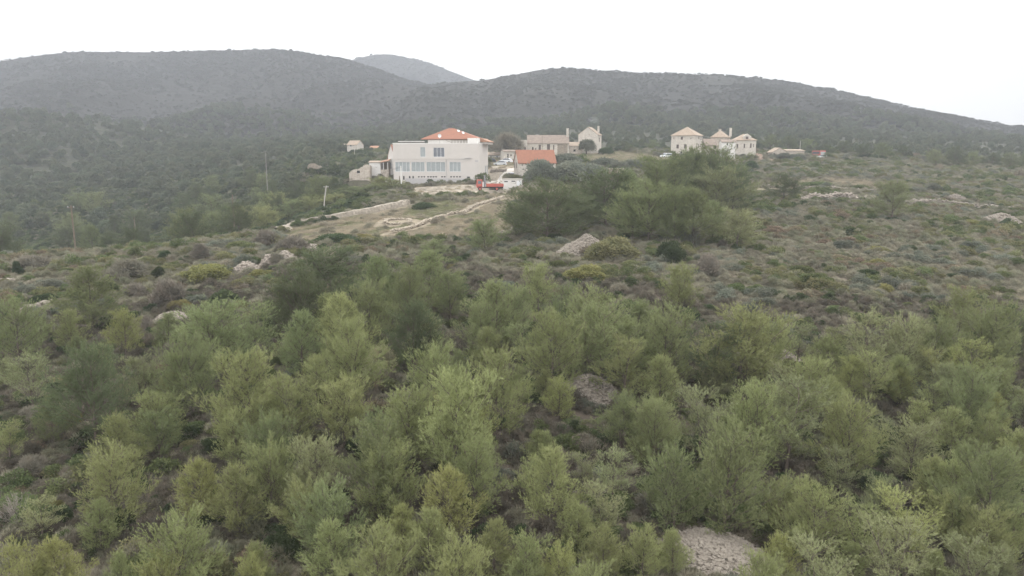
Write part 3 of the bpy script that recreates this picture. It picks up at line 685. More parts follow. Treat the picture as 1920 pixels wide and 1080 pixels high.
def truck():
    o = P(918, 357.5, 186); PADS.append((o.x, o.y, 5.0, o.z))
    r = empty('flatbed_truck', o, R(184)); r.scale = (1.02, 1.02, 1.06); tag(r, 'red flatbed truck with a folded loader crane behind its cab', 'truck')
    # front of the truck along +x (left in the photo after turning)
    L = 6.6
    p = MB(); p.prism([(1.75,-1.05,.75),(3.2,-1.05,.75),(3.25,-1.05,1.4),(3.1,-1.05,2.45),(2.95,-1.05,2.55),(1.75,-1.05,2.55)], (0, 2.1, 0)); cabo = p.build('cab', M['red_paint'], r, bevel=.05)
    for s in (-1, 1):
        p = MB(); p.prism([(2.0, s * 1.062, 1.6), (2.85, s * 1.062, 1.6), (2.8, s * 1.062, 2.3), (2.0, s * 1.062, 2.3)], (0, -s * .01, 0)); p.build('side_window', M['glass'], cabo)
        p = MB(); p.box(3.18, 3.27, s * .75 - .16, s * .75 + .16, .95, 1.15); p.build('headlight', M['frame'], cabo)
    p = MB(); p.add([(3.245,-.9,1.55),(3.245,.9,1.55),(3.135,.9,2.32),(3.135,-.9,2.32)], [(0,1,2,3)]); p.build('windscreen', M['glass'], cabo)
    p = MB(); p.box(-3.3, 3.0, -.45, .45, .62, .86); p.build('chassis', M['dark'], r)
    p = MB(); p.box(-3.3, .75, -1.1, 1.1, .95, 1.08)
    p.box(-3.3, .75, -1.14, -1.08, 1.085, 1.6); p.box(-3.3, .75, 1.08, 1.14, 1.085, 1.6); p.box(-3.36, -3.305, -1.14, 1.14, 1.0, 1.6); p.box(.755, .8, -1.14, 1.14, 1.0, 1.85)
    p.build('cargo_bed', M['red_paint'], r)
    p = MB(); p.box(1.05, 1.4, -.3, .3, .865, 1.9); p.tube([(1.2, 0, 1.9), (1.2, 0, 3.5)], .13); p.tube([(1.2, 0, 3.5), (1.05, .3, 2.1), (.98, .35, 1.5)], .1); p.tube([(1.2, 0, 3.1), (1.5, -.5, 2.2)], .06); p.build('loader_crane', M['metal'], r)
    p = MB(); p.box(.9, 1.02, -.9, -.5, .9, 2.2); p.box(1.5, 1.7, .4, .95, .9, 2.1); p.build('crane_leg', M['white_paint'], r)
    for x in (2.35, -1.7):
        for s in (-1, 1): wheel(r, x, s * .92, .46, .3, M['red_paint'])
    p = MB()
    for s in (-1, 1): p.box(1.8, 2.9, s * .93 - .17, s * .93 + .17, .93, 1.0)
    p.build('mudguard', M['dark'], r)
def bus():
    o = P(1534.5, 296.5, 290); PADS.append((o.x, o.y, 3.5, o.z)); r = empty('bus', o, R(-83)); tag(r, 'small dull red bus seen from its end beyond the stone sheds', 'bus')
    p = MB(); p.prism([(-3,-1.15,.45),(-3,-1.15,2.7),(-2.8,-1.15,2.85),(2.8,-1.15,2.85),(3,-1.15,2.5),(3.1,-1.15,1.3),(3.1,-1.15,.45)], (0, 2.3, 0)); p.build('body', M['red_bus'], r, bevel=.06)
    for s in (-1, 1):
        p = MB(); p.box(-2.6, 2.5, s * 1.16 - .006, s * 1.16 + .006, 1.6, 2.4); p.build('side_window', M['glass_blue'], r)
    p = MB(); p.add([(3.12,-.95,1.4),(3.12,.95,1.4),(3.03,.95,2.4),(3.03,-.95,2.4)], [(0,1,2,3)]); p.build('windscreen', M['curtain'], r)
    p = MB(); p.box(3.09, 3.13, -1.0, 1.0, .6, .95); p.build('bumper', M['white_paint'], r)
    for x in (-1.9, 2.0):
        for s in (-1, 1): wheel(r, x, s * 1.02, .44, .25, M['metal'])
def vehicles():
    truck()
    car('silver hatchback parked on the grass behind the large cream building', 938, 310.5, 236, 176, M['silver_paint'])
    car('dark parked car mostly hidden by the corner of the large cream building', 919, 305.5, 244, 176, M['dark_paint'])
    car('white hatchback at the far end of the parked cars near the grey outbuilding', 949, 305.5, 243, 160, M['white_paint'])
    car('white parked van with side windows in front of the chapel gable', 961, 336.5, 214, 172, M['white_paint'], 'van', 'van', 'parked_van')
    car('white jeep with a dark windscreen left of the tall square stone house', 1248.5, 297, 258, 205, M['white_paint'], 'jeep', 'jeep', 'parked_jeep')
    car('white car parked in front of the red bus', 1541.5, 297.5, 283, 150, M['white_paint'])
    car('white car half sunk behind the scrub below the large cream building', 804.5, 371, 187, 170, M['white_paint'])
    bus()
buildings(); vehicles()
# ------------------------------------------------------------------ ground
def inpoly(u, v, poly):
    u = np.asarray(u, float); v = np.asarray(v, float)
    r = np.zeros(u.shape, bool)
    n = len(poly)
    for i in range(n):
        x1, y1 = poly[i]; x2, y2 = poly[(i + 1) % n]
        if y1 == y2: continue
        c = ((y1 > v) != (y2 > v)) & (u < (x2 - x1) * (v - y1) / (y2 - y1) + x1)
        r ^= c
    return r
def gpoly(pix):
    """photo outline of a patch of ground -> outline on the ground (x, y)"""
    return [ray(u, v)[:2] for u, v in pix]
FIELD = [[(500,446),(560,428),(640,412),(760,390),(850,374),(960,358),(1010,352),(985,372),(960,392),(900,402),(860,412),(800,428),(735,446),(640,452),(560,456)],
         [(735,446),(800,428),(900,402),(960,392),(965,440),(900,455),(820,450)],
         [(1385,338),(1480,342),(1560,336),(1640,342),(1720,346),(1640,356),(1560,352),(1490,366),(1390,370)],
         [(1000,352),(1070,342),(1130,340),(1100,372),(1010,372)]]
YARD = [[(757,353),(900,349),(945,350),(900,362),(840,372),(770,368)], [(900,346),(968,330),(968,312),(915,312),(905,340)]]
VILL = [[(915,318),(918,296),(980,290),(1150,286),(1240,296),(1300,300),(1420,300),(1500,296),(1540,300),(1540,304),(1400,308),(1250,308),(1130,312),(1040,300),(965,318)]]
FIELDG = [gpoly(p) for p in FIELD]; YARDG = [gpoly(p) for p in YARD]; VILLG = [gpoly(p) for p in VILL]
FORE = gpoly([(-60,600),(150,590),(330,560),(520,500),(860,480),(900,510),(1180,530),(1420,570),(1980,560),(1980,1080),(-60,1080)])
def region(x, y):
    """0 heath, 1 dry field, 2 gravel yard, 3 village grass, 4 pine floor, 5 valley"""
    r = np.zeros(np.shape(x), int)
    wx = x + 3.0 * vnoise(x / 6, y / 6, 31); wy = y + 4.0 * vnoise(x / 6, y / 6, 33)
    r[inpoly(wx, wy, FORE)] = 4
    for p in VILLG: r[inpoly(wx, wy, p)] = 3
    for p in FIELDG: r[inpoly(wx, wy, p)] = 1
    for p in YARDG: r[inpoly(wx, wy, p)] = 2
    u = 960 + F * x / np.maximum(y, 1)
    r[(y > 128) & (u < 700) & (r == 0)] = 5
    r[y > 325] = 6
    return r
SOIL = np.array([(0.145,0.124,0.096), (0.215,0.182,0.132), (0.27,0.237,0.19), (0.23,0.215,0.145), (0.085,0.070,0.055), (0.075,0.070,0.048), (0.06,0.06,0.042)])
def soil_mat(name, far=False):
    m = bpy.data.materials.new(name); m.use_nodes = True
    t = m.node_tree; b = t.nodes['Principled BSDF']
    b.inputs['Roughness'].default_value = 0.95; b.inputs['Specular IOR Level'].default_value = 0.1
    at = t.nodes.new('ShaderNodeAttribute'); at.attribute_name = 'soil'
    tc = t.nodes.new('ShaderNodeTexCoord')
    n1 = t.nodes.new('ShaderNodeTexNoise'); n1.inputs['Scale'].default_value = 0.05 if far else 0.9; n1.inputs['Detail'].default_value = 8; n1.inputs['Roughness'].default_value = 0.7
    t.links.new(tc.outputs['Object'], n1.inputs['Vector'])
    mr = t.nodes.new('ShaderNodeMapRange'); mr.inputs['From Min'].default_value = 0.3; mr.inputs['From Max'].default_value = 0.7
    mr.inputs['To Min'].default_value = 0.85 if far else 0.6; mr.inputs['To Max'].default_value = 1.15 if far else 1.35
    h = t.nodes.new('ShaderNodeHueSaturation')
    t.links.new(n1.outputs['Fac'], mr.inputs['Value']); t.links.new(mr.outputs['Result'], h.inputs['Value'])
    t.links.new(at.outputs['Color'], h.inputs['Color']); t.links.new(h.outputs['Color'], b.inputs['Base Color'])
    n2 = t.nodes.new('ShaderNodeTexNoise'); n2.inputs['Scale'].default_value = 0.12 if far else 2.5; n2.inputs['Detail'].default_value = 8
    t.links.new(tc.outputs['Object'], n2.inputs['Vector'])
    bp = t.nodes.new('ShaderNodeBump'); bp.inputs['Strength'].default_value = 0.8; bp.inputs['Distance'].default_value = 4.0 if far else 0.3
    t.links.new(n2.outputs['Fac'], bp.inputs['Height']); t.links.new(bp.outputs['Normal'], b.inputs['Normal'])
    return m
M['soil'] = soil_mat('scrubland_soil'); M['hill'] = soil_mat('hill_soil', True)

def grid_faces(nu, nv):
    i = np.arange(nu - 1)[:, None] * nv + np.arange(nv - 1)[None, :]
    return np.stack([i, i + nv, i + nv + 1, i + 1], -1).reshape(-1, 4)
def build_ground():
    a = np.linspace(-1, 1, 561); xs = 1750 * np.sinh(6 * a) / math.sinh(6)
    ys = np.concatenate([np.linspace(-150, 4, 12), np.arange(8, 330, 1.0), np.geomspace(331, 2500, 100)])
    X, Y = np.meshgrid(xs, ys, indexing='ij')
    Z = gz(X, Y)
    r = region(X, Y)
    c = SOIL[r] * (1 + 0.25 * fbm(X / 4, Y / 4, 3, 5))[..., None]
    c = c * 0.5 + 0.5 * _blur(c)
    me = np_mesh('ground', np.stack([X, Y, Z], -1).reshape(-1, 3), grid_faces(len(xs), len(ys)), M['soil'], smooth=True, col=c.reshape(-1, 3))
    tag(link('ground', me), 'scrubby hillside ground sloping up to the village', 'ground', kind='structure')
def _blur(c):
    c = c.copy()
    for _ in range(2):
        c[1:-1] = (c[:-2] + c[1:-1] + c[2:]) / 3; c[:, 1:-1] = (c[:, :-2] + c[:, 1:-1] + c[:, 2:]) / 3
    return c

# ------------------------------------------------------------------ hills behind the village
HILLS = {}
def hill(key, label, ridge, Yr, Yb, amp, col, power=1.25, seed=0):
    ru = np.array([p[0] for p in ridge], float); rv = np.array([p[1] for p in ridge], float)
    us = np.linspace(ru[0], ru[-1], 300)
    vs = np.interp(us, ru, rv)
    vs = _smooth(vs.copy(), 3)
    s = np.concatenate([np.linspace(0, 1, 90), 1 + np.linspace(0.03, 0.5, 16)])
    th = (us - 960) / F
    el = np.array([P(960, v, 1.0).z - CZ for v in vs])      # tangent of the ridge's elevation
    Yrr = Yr * (1 + 0.05 * fbm(us / 400, us * 0, 2, seed))
    Ybb = Yb * (1 + 0.10 * fbm(us / 200, us * 0, 2, seed + 5))
    Y = Ybb[:, None] + (Yrr - Ybb)[:, None] * s[None, :]
    X = th[:, None] * Y
    zb = gz(th * Ybb, Ybb, False) - 1.5
    zr = CZ + el * Yrr
    sh = np.where(s <= 1, s ** power, 1 - 0.6 * (s - 1) ** 1.3)
    Z = zb[:, None] + np.maximum(zr - zb, 0.0)[:, None] * sh[None, :]
    wgt = np.sin(np.clip(s, 0, 1) * math.pi)[None, :] ** 0.8
    Z = Z + amp * wgt * (fbm(X / 110, Y / 160, 4, seed + 9)) + 0.4 * amp * wgt * vnoise(X / 35, Y / 60, seed + 3)
    Z = Z + 0.02 * amp * fbm(X / 14, Y / 14, 2, seed + 1)
    k = fbm(X / 90, Y / 130, 4, seed + 2)
    c = np.array(col)[None, None, :] * (1 + 0.5 * np.clip(k, -.6, .6))[..., None]
    me = np_mesh('hill', np.stack([X, Y, Z], -1).reshape(-1, 3), grid_faces(len(us), len(s)), M['hill'], smooth=True, col=c.reshape(-1, 3))
    tag(link('hill', me), label, 'hill', kind='structure')
    HILLS[key] = (X, Y, Z)
def hill_points(key, n, seed, smax=1.03, dens=None):
    X, Y, Z = HILLS[key]; g = np.random.default_rng(seed)
    nu = X.shape[0]
    m = n * 6
    a = g.random(m) * (nu - 1.001); b = np.minimum(g.random(m) * 89 * smax, 104.5)
    keep = g.random(m) < (Y[a.astype(int), b.astype(int)] / Y.max())
    a = a[keep][:n * 3]; b = b[keep][:n * 3]
    i = a.astype(int); j = b.astype(int); fa = a - i; fb = b - j
    def lerp(A): return (A[i, j] * (1 - fa) + A[i + 1, j] * fa) * (1 - fb) + (A[i, j + 1] * (1 - fa) + A[i + 1, j + 1] * fa) * fb
    p = np.stack([lerp(X), lerp(Y), lerp(Z)], -1)
    if dens is not None: p = p[g.random(len(p)) < dens(p)]
    return p[:n]

build_hills = [
 ('far', 'pale rounded summit seen through the gap between the two nearer hills', [(430,230),(540,180),(600,140),(670,113),(700,105),(720,102),(745,103),(790,112),(820,122),(850,134),(880,146),(905,155),(960,180),(1050,225),(1120,240)], 2000, 1100, 20, (0.027,0.027,0.023)),
 ('left', 'broad scrub covered hill with a long flat top', [(-600,190),(-400,160),(-200,140),(0,121),(90,106),(170,97),(300,98),(430,95),(530,92),(590,100),(650,109),(700,124),(770,151),(850,168),(950,190),(1100,220),(1300,255)], 1150, 520, 26, (0.025,0.024,0.020)),
 ('right', 'scrub covered hill rising behind the stone houses and sloping away', [(440,285),(560,245),(640,215),(720,185),(800,160),(860,153),(905,151),(960,141),(1010,131),(1050,127),(1085,130),(1130,134),(1250,138),(1340,141),(1400,146),(1450,152),(1540,168),(1600,180),(1700,205),(1800,222),(1850,232),(1920,243),(2100,262),(2400,285),(2700,300)], 950, 470, 20, (0.025,0.025,0.020)),
 ('spur', 'dark wooded spur in front of the broad hill', [(-700,215),(-300,205),(-100,212),(0,212),(80,212),(150,220),(250,232),(330,246),(420,258),(480,268),(600,296),(700,318),(760,332)], 560, 300, 9, (0.05,0.052,0.034)),
]

# ------------------------------------------------------------------ leaf and twig clouds
def _unit(a): return a / np.maximum(np.linalg.norm(a, axis=-1, keepdims=True), 1e-9)
def blades(p, d, L, W, g):
    """slim triangles standing on p along d"""
    n = len(p); d = _unit(d)
    s = _unit(np.cross(d, g.normal(size=(n, 3)))) * (np.broadcast_to(W, (n,))[:, None] * 0.5)
    V = np.stack([p - s, p + s, p + d * np.broadcast_to(L, (n,))[:, None]], 1).reshape(-1, 3)
    return V, np.arange(3 * n).reshape(n, 3)
def leaflets(p, d, L, W, g):
    """diamond leaves"""
    n = len(p); d = _unit(d); L = np.broadcast_to(L, (n,))[:, None]; W = np.broadcast_to(W, (n,))[:, None]
    s = _unit(np.cross(d, g.normal(size=(n, 3)))) * W * 0.5
    V = np.stack([p, p + d * L * 0.45 + s, p + d * L, p + d * L * 0.45 - s], 1).reshape(-1, 3)
    return V, np.arange(4 * n).reshape(n, 4)
def tubes(paths, n=4):
    """paths: list of (pts (m,3), r0, r1)"""
    Vs, Fs, o = [], [], 0
    for pts, r0, r1 in paths:
        pts = np.asarray(pts, float); m = len(pts)
        d = np.gradient(pts, axis=0); d = _unit(d)
        a = _unit(np.cross(d, np.array([0.31, 0.9, 0.23]))); b = np.cross(d, a)
        r = np.linspace(r0, r1, m)[:, None, None]
        ang = np.arange(n) * 2 * math.pi / n
        V = pts[:, None, :] + r * (a[:, None, :] * np.cos(ang)[None, :, None] + b[:, None, :] * np.sin(ang)[None, :, None])
        Vs.append(V.reshape(-1, 3))
        i = np.arange(m - 1)[:, None] * n; k = np.arange(n)[None, :]; k2 = (k + 1) % n
        Fs.append(np.stack([i + k, i + k2, i + n + k2, i + n + k], -1).reshape(-1, 4) + o); o += m * n
    return np.concatenate(Vs), np.concatenate(Fs)

def pine(seed, H, Rr, shape='round', nl=30, needles=42, lean=0.0, gap=0.0, bare=0.12):
    """young Aleppo pine with upswept soft limbs: (trunk mesh arrays, crown mesh arrays)"""
    g = np.random.default_rng(seed)
    m = 9
    t = np.linspace(0, 1, m)
    wob = np.cumsum(g.normal(0, 0.05, (m, 2)), 0) * H * 0.2
    tops = [np.stack([wob[:, 0] * t + lean * H * t ** 1.5, wob[:, 1] * t, H * 0.93 * t], -1)]
    nx = {'twin': 2, 'round': 1, 'flat': 3, 'cone': 0}[shape]
    for q_ in range(nx):
        k = int(g.integers(2, 5)); b = tops[0][k]; q = np.linspace(0, 1, 6)[:, None]
        az = g.random() * 6.28; h2 = (H * g.uniform(.78, .95) - b[2])
        tops.append(b + q * np.array([math.cos(az) * Rr * g.uniform(.5, .8), math.sin(az) * Rr * g.uniform(.5, .8), h2 * .75]) + q * q * np.array([0, 0, h2 * .25]))
    paths = [(tops[0], 0.014 * H + 0.02, 0.008)] + [(a, 0.010 * H, 0.008) for a in tops[1:]]
    P_, D_ = [], []
    az0 = g.random() * 6.28
    for li in range(nl):
        f = bare + (1 - bare) * ((li + 0.5) / nl) ** 0.9
        if gap and g.random() < gap: continue
        ax = tops[0] if (len(tops) == 1 or g.random() < 1.0 / len(tops) + .15 or f < 0.4) else tops[int(g.integers(1, len(tops)))]
        ff = f if ax is tops[0] else min(1, max(0.1, (f - 0.35) / .65))
        pos = np.array([np.interp(ff, np.linspace(0, 1, len(ax)), ax[:, c]) for c in range(3)])
        low = min(1.0, (f - bare + .10) / .26) ** .6
        if shape == 'cone': rr = Rr * low * (1 - f) ** 0.8 * 1.35 + 0.10 * Rr
        else: rr = Rr * low * (1 - f) ** 0.55 * 1.22 + 0.06 * Rr
        if ax is not tops[0]: rr *= 0.6
        rr *= g.uniform(0.5, 1.3)
        az = az0 + li * 2.39996 + g.normal(0, 0.35)
        el = 0.30 + 1.0 * f + g.normal(0, 0.15)
        s = np.linspace(0, 1, 6)
        lift = rr * (el * s * 0.7 + 0.45 * s * s)
        bend = g.normal(0, 0.2) * rr * s * s
        lp = pos + np.stack([math.cos(az) * rr * s - math.sin(az) * bend, math.sin(az) * rr * s + math.cos(az) * bend, lift], -1)
        paths.append((lp, 0.008 + 0.009 * rr, 0.004))
        nb = max(4, int(5 + 5.0 * rr))
        for bi in range(nb):
            sb = 0.25 + 0.75 * ((bi + g.random()) / nb) ** .8
            bp = np.array([np.interp(sb, s, lp[:, c]) for c in range(3)])
            ax_ = np.array([math.cos(az), math.sin(az), el * .7])
            bd = _unit(ax_ * g.uniform(.2, .9) + g.normal(0, .62, 3) + np.array([0, 0, .45]))
            bl = (0.34 * rr * (1.2 - sb) + 0.18) * g.uniform(0.7, 1.3)
            q = np.linspace(0, 1, 4)[:, None]
            bpts = bp + bd * bl * q + np.array([0, 0, 1]) * 0.35 * bl * q * q
            paths.append((bpts, 0.007, 0.002))
            nt_ = max(3, int(bl / 0.05))
            st = g.uniform(.25, 1.0, nt_)
            for x_ in st:
                tp = bp + bd * bl * x_ + np.array([0, 0, 0.35 * bl * x_ * x_])
                P_.append(tp + g.normal(0, .11, 3)); D_.append(_unit(bd * .8 + np.array([math.cos(az), math.sin(az), 0]) * .25 + g.normal(0, 0.30, 3) + np.array([0, 0, .75])))
    for ax in tops:
        for k in range(14):
            P_.append(ax[-1] - np.array([0, 0, 0.05 * k]) + g.normal(0, 0.05 + .008 * k, 3)); D_.append(_unit(np.array([g.normal(0, .4), g.normal(0, .4), 1.0])))
    P_ = np.array(P_); D_ = np.array(D_)
    n = len(P_)
    sh = g.uniform(0.09, 0.27, n)
    base = np.repeat(P_, needles, 0) + np.repeat(D_, needles, 0) * (np.repeat(sh, needles) * g.random(n * needles))[:, None]
    dirs = _unit(np.repeat(D_, needles, 0) * 1.0 + g.normal(0, 0.42, (n * needles, 3)))
    V, Fc = blades(base, dirs, g.uniform(0.06, 0.12, n * needles), 0.011, g)
    top = np.percentile(V[:, 2], 99.7); c = np.array([np.median(V[:, 0]), np.median(V[:, 1])])
    rad = np.percentile(np.hypot(V[:, 0] - c[0], V[:, 1] - c[1]), 96)
    return tubes(paths, 3), (V, Fc), top, rad

def lobes(seed, n, flat, spread):
    g = np.random.default_rng(seed)
    c = []
    for i in range(n):
        a = g.random() * 6.28; r = spread * math.sqrt(g.random())
        z = flat * (0.25 + 0.6 * (1 - (r / max(spread, .01)) ** 2) * g.uniform(0.6, 1.1))
        c.append((math.cos(a) * r, math.sin(a) * r, z, g.uniform(0.26, 0.48)))
    return np.array(c)
def shrub_arrays(seed, nlobe=14, flat=0.85, spread=0.72, nleaf=7000, size=0.07, up=0.25, ragged=0.10, bladey=False):
    """round evergreen shrub of radius 1 built from leafy lobes"""
    g = np.random.default_rng(seed)
    L = lobes(seed + 1, nlobe, flat, spread)
    wts = L[:, 3] ** 2; k = g.choice(len(L), nleaf, p=wts / wts.sum())
    d = _unit(g.normal(size=(nleaf, 3))); d[:, 2] = np.where(d[:, 2] < -0.4, -d[:, 2], d[:, 2])
    rad = L[k, 3] * (1 - 0.35 * g.random(nleaf) ** 2) * (1 + ragged * g.normal(size=nleaf))
    p = L[k, :3] + d * rad[:, None] * np.array([1, 1, 0.85])
    p[:, 2] = np.maximum(p[:, 2], 0.02 + 0.1 * g.random(nleaf))
    dd = _unit(d + 0.6 * g.normal(size=(nleaf, 3)) + np.array([0, 0, up]))
    ls = size * g.uniform(0.7, 1.4, nleaf)
    return blades(p, dd, ls * 2.2, ls * 0.35, g) if bladey else leaflets(p, dd, ls, ls * 0.62, g)
def tuft_arrays(seed, n, r, h, W, out=0.5):
    g = np.random.default_rng(seed)
    a = g.random(n) * 6.28; q = np.sqrt(g.random(n)) * r
    p = np.stack([np.cos(a) * q, np.sin(a) * q, g.random(n) * 0.35 * h * (1 - q / r)], -1)
    d = np.stack([np.cos(a) * q / r * out * 2 + g.normal(0, .3, n), np.sin(a) * q / r * out * 2 + g.normal(0, .3, n), np.ones(n)], -1)
    return blades(p, d, h * g.uniform(0.5, 1.1, n) * (1.15 - 0.5 * q / r), W, g)

# ------------------------------------------------------------------ instanced stuff (what nobody could count)
def scatter(name, label, cat, meshes, pts, scale, idx=None, seed=0, tilt=0.12, zs=None):
    g = np.random.default_rng(seed)
    n = len(pts)
    coll = bpy.data.collections.new(name + '_kinds')
    for i, me in enumerate(meshes):
        o = bpy.data.objects.new('%s_%02d' % (name, i), me); coll.objects.link(o)
    me = bpy.data.meshes.new(name)
    me.vertices.add(n); me.vertices.foreach_set('co', np.asarray(pts, np.float32).ravel())
    rot = np.stack([g.normal(0, tilt, n), g.normal(0, tilt, n), g.random(n) * 6.283], -1).astype(np.float32)
    sc = np.broadcast_to(np.asarray(scale, np.float32)[..., None] if np.ndim(scale) else np.float32(scale), (n, 3)).copy()
    sc[:, 2] *= (zs if zs is not None else 1.0) * g.uniform(0.8, 1.2, n)
    if idx is None: idx = g.integers(0, len(meshes), n)
    a = me.attributes.new('rot', 'FLOAT_VECTOR', 'POINT'); a.data.foreach_set('vector', rot.ravel())
    a = me.attributes.new('scl', 'FLOAT_VECTOR', 'POINT'); a.data.foreach_set('vector', sc.astype(np.float32).ravel())
    a = me.attributes.new('pick', 'INT', 'POINT'); a.data.foreach_set('value', np.asarray(idx, np.int32))
    for m2 in meshes:
        for mm in m2.materials:
            if mm.name not in [x.name for x in me.materials]: me.materials.append(mm)
    o = link(name, me)
    ng = bpy.data.node_groups.new(name, 'GeometryNodeTree')
    ng.interface.new_socket('Geometry', in_out='INPUT', socket_type='NodeSocketGeometry')
    ng.interface.new_socket('Geometry', in_out='OUTPUT', socket_type='NodeSocketGeometry')
    N = ng.nodes
    gi = N.new('NodeGroupInput'); go = N.new('NodeGroupOutput')
    ip = N.new('GeometryNodeInstanceOnPoints'); ci = N.new('GeometryNodeCollectionInfo')
    ci.inputs['Collection'].default_value = coll; ci.inputs['Separate Children'].default_value = True; ci.inputs['Reset Children'].default_value = True
    def na(nm, dt):
        q = N.new('GeometryNodeInputNamedAttribute'); q.data_type = dt; q.inputs['Name'].default_value = nm
        return [s for s in q.outputs if s.enabled and s.name == 'Attribute'][0]
    ng.links.new(gi.outputs[0], ip.inputs['Points']); ng.links.new(ci.outputs[0], ip.inputs['Instance'])
    ip.inputs['Pick Instance'].default_value = True
    ng.links.new(na('pick', 'INT'), ip.inputs['Instance Index'])
    ng.links.new(na('rot', 'FLOAT_VECTOR'), ip.inputs['Rotation'])
    ng.links.new(na('scl', 'FLOAT_VECTOR'), ip.inputs['Scale'])
    ng.links.new(ip.outputs[0], go.inputs[0])
    md = o.modifiers.new('scatter', 'NODES'); md.node_group = ng
    tag(o, label, cat, kind='stuff')
    return o
# ------------------------------------------------------------------ roads, walls, heaps, poles
def ribbon(name, label, cat, pix, width, m, lift=0.05, y0=14):
    pts = [Vector(ray(u, v, 0, y0)[:2]) for u, v in pix]
    q = []
    for a, b in zip(pts[:-1], pts[1:]):
        n = max(2, int((b - a).length / 1.0))
        q += [a.lerp(b, i / n) for i in range(n)]
    q.append(pts[-1])
    for _ in range(6): q = [q[0]] + [(q[i - 1] + 2 * q[i] + q[i + 1]) / 4 for i in range(1, len(q) - 1)] + [q[-1]]
    V = []
    K = 5
    for i, p in enumerate(q):
        d = (q[min(i + 1, len(q) - 1)] - q[max(i - 1, 0)]).normalized(); n = Vector((-d.y, d.x))
        for k in range(K):
            w_ = (k / (K - 1) - .5) * width * (1 + .12 * math.sin(i * .7 + k))
            s = p + n * w_
            V.append((s.x, s.y, float(gz(s.x, s.y)) + lift))
    me = np_mesh(name, np.array(V), grid_faces(len(q), K), m, smooth=True)
    return tag(link(name, me), label, cat, kind='structure')
_ICO = None
def rocks(pts, sizes, g, flat=0.75):
    """many jittered boulders as one mesh"""
    global _ICO
    if _ICO is None:
        bm = bmesh.new(); bmesh.ops.create_icosphere(bm, subdivisions=1, radius=1)
        _ICO = (np.array([v.co[:] for v in bm.verts]), np.array([[v.index for v in f.verts] for f in bm.faces])); bm.free()
    B, Fc = _ICO; n = len(pts)
    J = B[None] * (1 + g.uniform(-.28, .28, (n, len(B), 1)))
    J = J * np.stack([g.uniform(.7, 1.3, n), g.uniform(.7, 1.3, n), flat * g.uniform(.6, 1.1, n)], -1)[:, None, :]
    a = g.random(n) * 6.28; ca, sa = np.cos(a)[:, None], np.sin(a)[:, None]
    X = J[..., 0] * ca - J[..., 1] * sa; Y = J[..., 0] * sa + J[..., 1] * ca
    tl = g.normal(0, .35, n)[:, None]; Z = J[..., 2] + X * tl
    V = np.stack([X, Y, Z], -1) * np.asarray(sizes)[:, None, None] + np.asarray(pts)[:, None, :]
    return V.reshape(-1, 3), (Fc[None] + (np.arange(n) * len(B))[:, None, None]).reshape(-1, 3)
WALLPTS = []
def stone_wall(label, pix, h, wd=0.6, m='rock', size=0.26, seed=0, group='dry stone walls'):
    g = np.random.default_rng(seed + int(pix[0][0]))
    pts = [np.array(ray(u, v)[:2]) for u, v in pix]
    P_, S_ = [], []
    o = np.array([*pts[0], float(gz(*pts[0]))])
    s0 = 0.0
    for a, b in zip(pts[:-1], pts[1:]):
        L = np.linalg.norm(b - a); d = (b - a) / max(L, .01); nrm = np.array([-d[1], d[0]])
        n = int(L * h * 2.2 / (size * size * 2.0)) + 4
        t = g.random(n); wv = g.uniform(-.5, .5, n) * wd
        q = a + d * (t * L)[:, None] + nrm * wv[:, None]
        hh = h * (0.72 + 0.75 * vnoise((s0 + t * L) / 3.0, t * 0, seed + 3))
        z = gz(q[:, 0], q[:, 1]) + g.random(n) ** 0.7 * np.maximum(hh, .15) - .05
        WALLPTS.extend([a + d * (L * i / max(1, int(L / 1.5))) for i in range(int(L / 1.5) + 1)])
        P_.append(np.column_stack([q, z])); S_.append(size * g.uniform(.6, 1.25, n)); s0 += L
    P_ = np.concatenate(P_) - o; S_ = np.concatenate(S_)
    V, Fc = rocks(P_, S_, g)
    return tag(link('stone_wall', np_mesh('stone_wall', V, Fc, M[m]), loc=o), label, 'wall', group)
def heap(label, u, v, rx, ry, h, n, size, m='rock_pale', rot=0, seed=0, name='stone_heap', cat='stone heap', skew=0.0):
    g = np.random.default_rng(seed + 77)
    x, y, z = ray(u, v)
    nu, nv = 26, 14
    def surf(a, q):
        ca, sa = np.cos(a), np.sin(a)
        px, py = rx * q * ca, ry * q * sa
        hz = h * np.clip(1 - q ** 1.35, 0, 1) * (1 + .25 * vnoise(px * .8 + 5, py * .8, seed + 4)) * (1 + skew * ca * (1 - q))
        c, s = math.cos(rot), math.sin(rot)
        X = px * c - py * s; Y = px * s + py * c
        return X, Y, gz(x + X, y + Y) - z + hz - 0.12
    A, Q = np.meshgrid(np.linspace(0, 2 * math.pi, nu), np.linspace(0, 1.05, nv), indexing='ij')
    X, Y, Z = surf(A, Q)
    V0 = np.stack([X, Y, Z], -1).reshape(-1, 3); F0 = grid_faces(nu, nv)
    a = g.random(n) * 6.283; q = np.sqrt(g.random(n)) * 1.02
    X, Y, Z = surf(a, q)
    V1, F1 = rocks(np.stack([X, Y, Z + .03], -1), size * g.uniform(.45, 1.35, n) ** 1.3, g)
    me = np_mesh(name, np.concatenate([V0, V1]), [F0, F1 + len(V0)], M[m])
    tag(link(name, me, loc=(x, y, z)), label, cat)
    return x, y, z
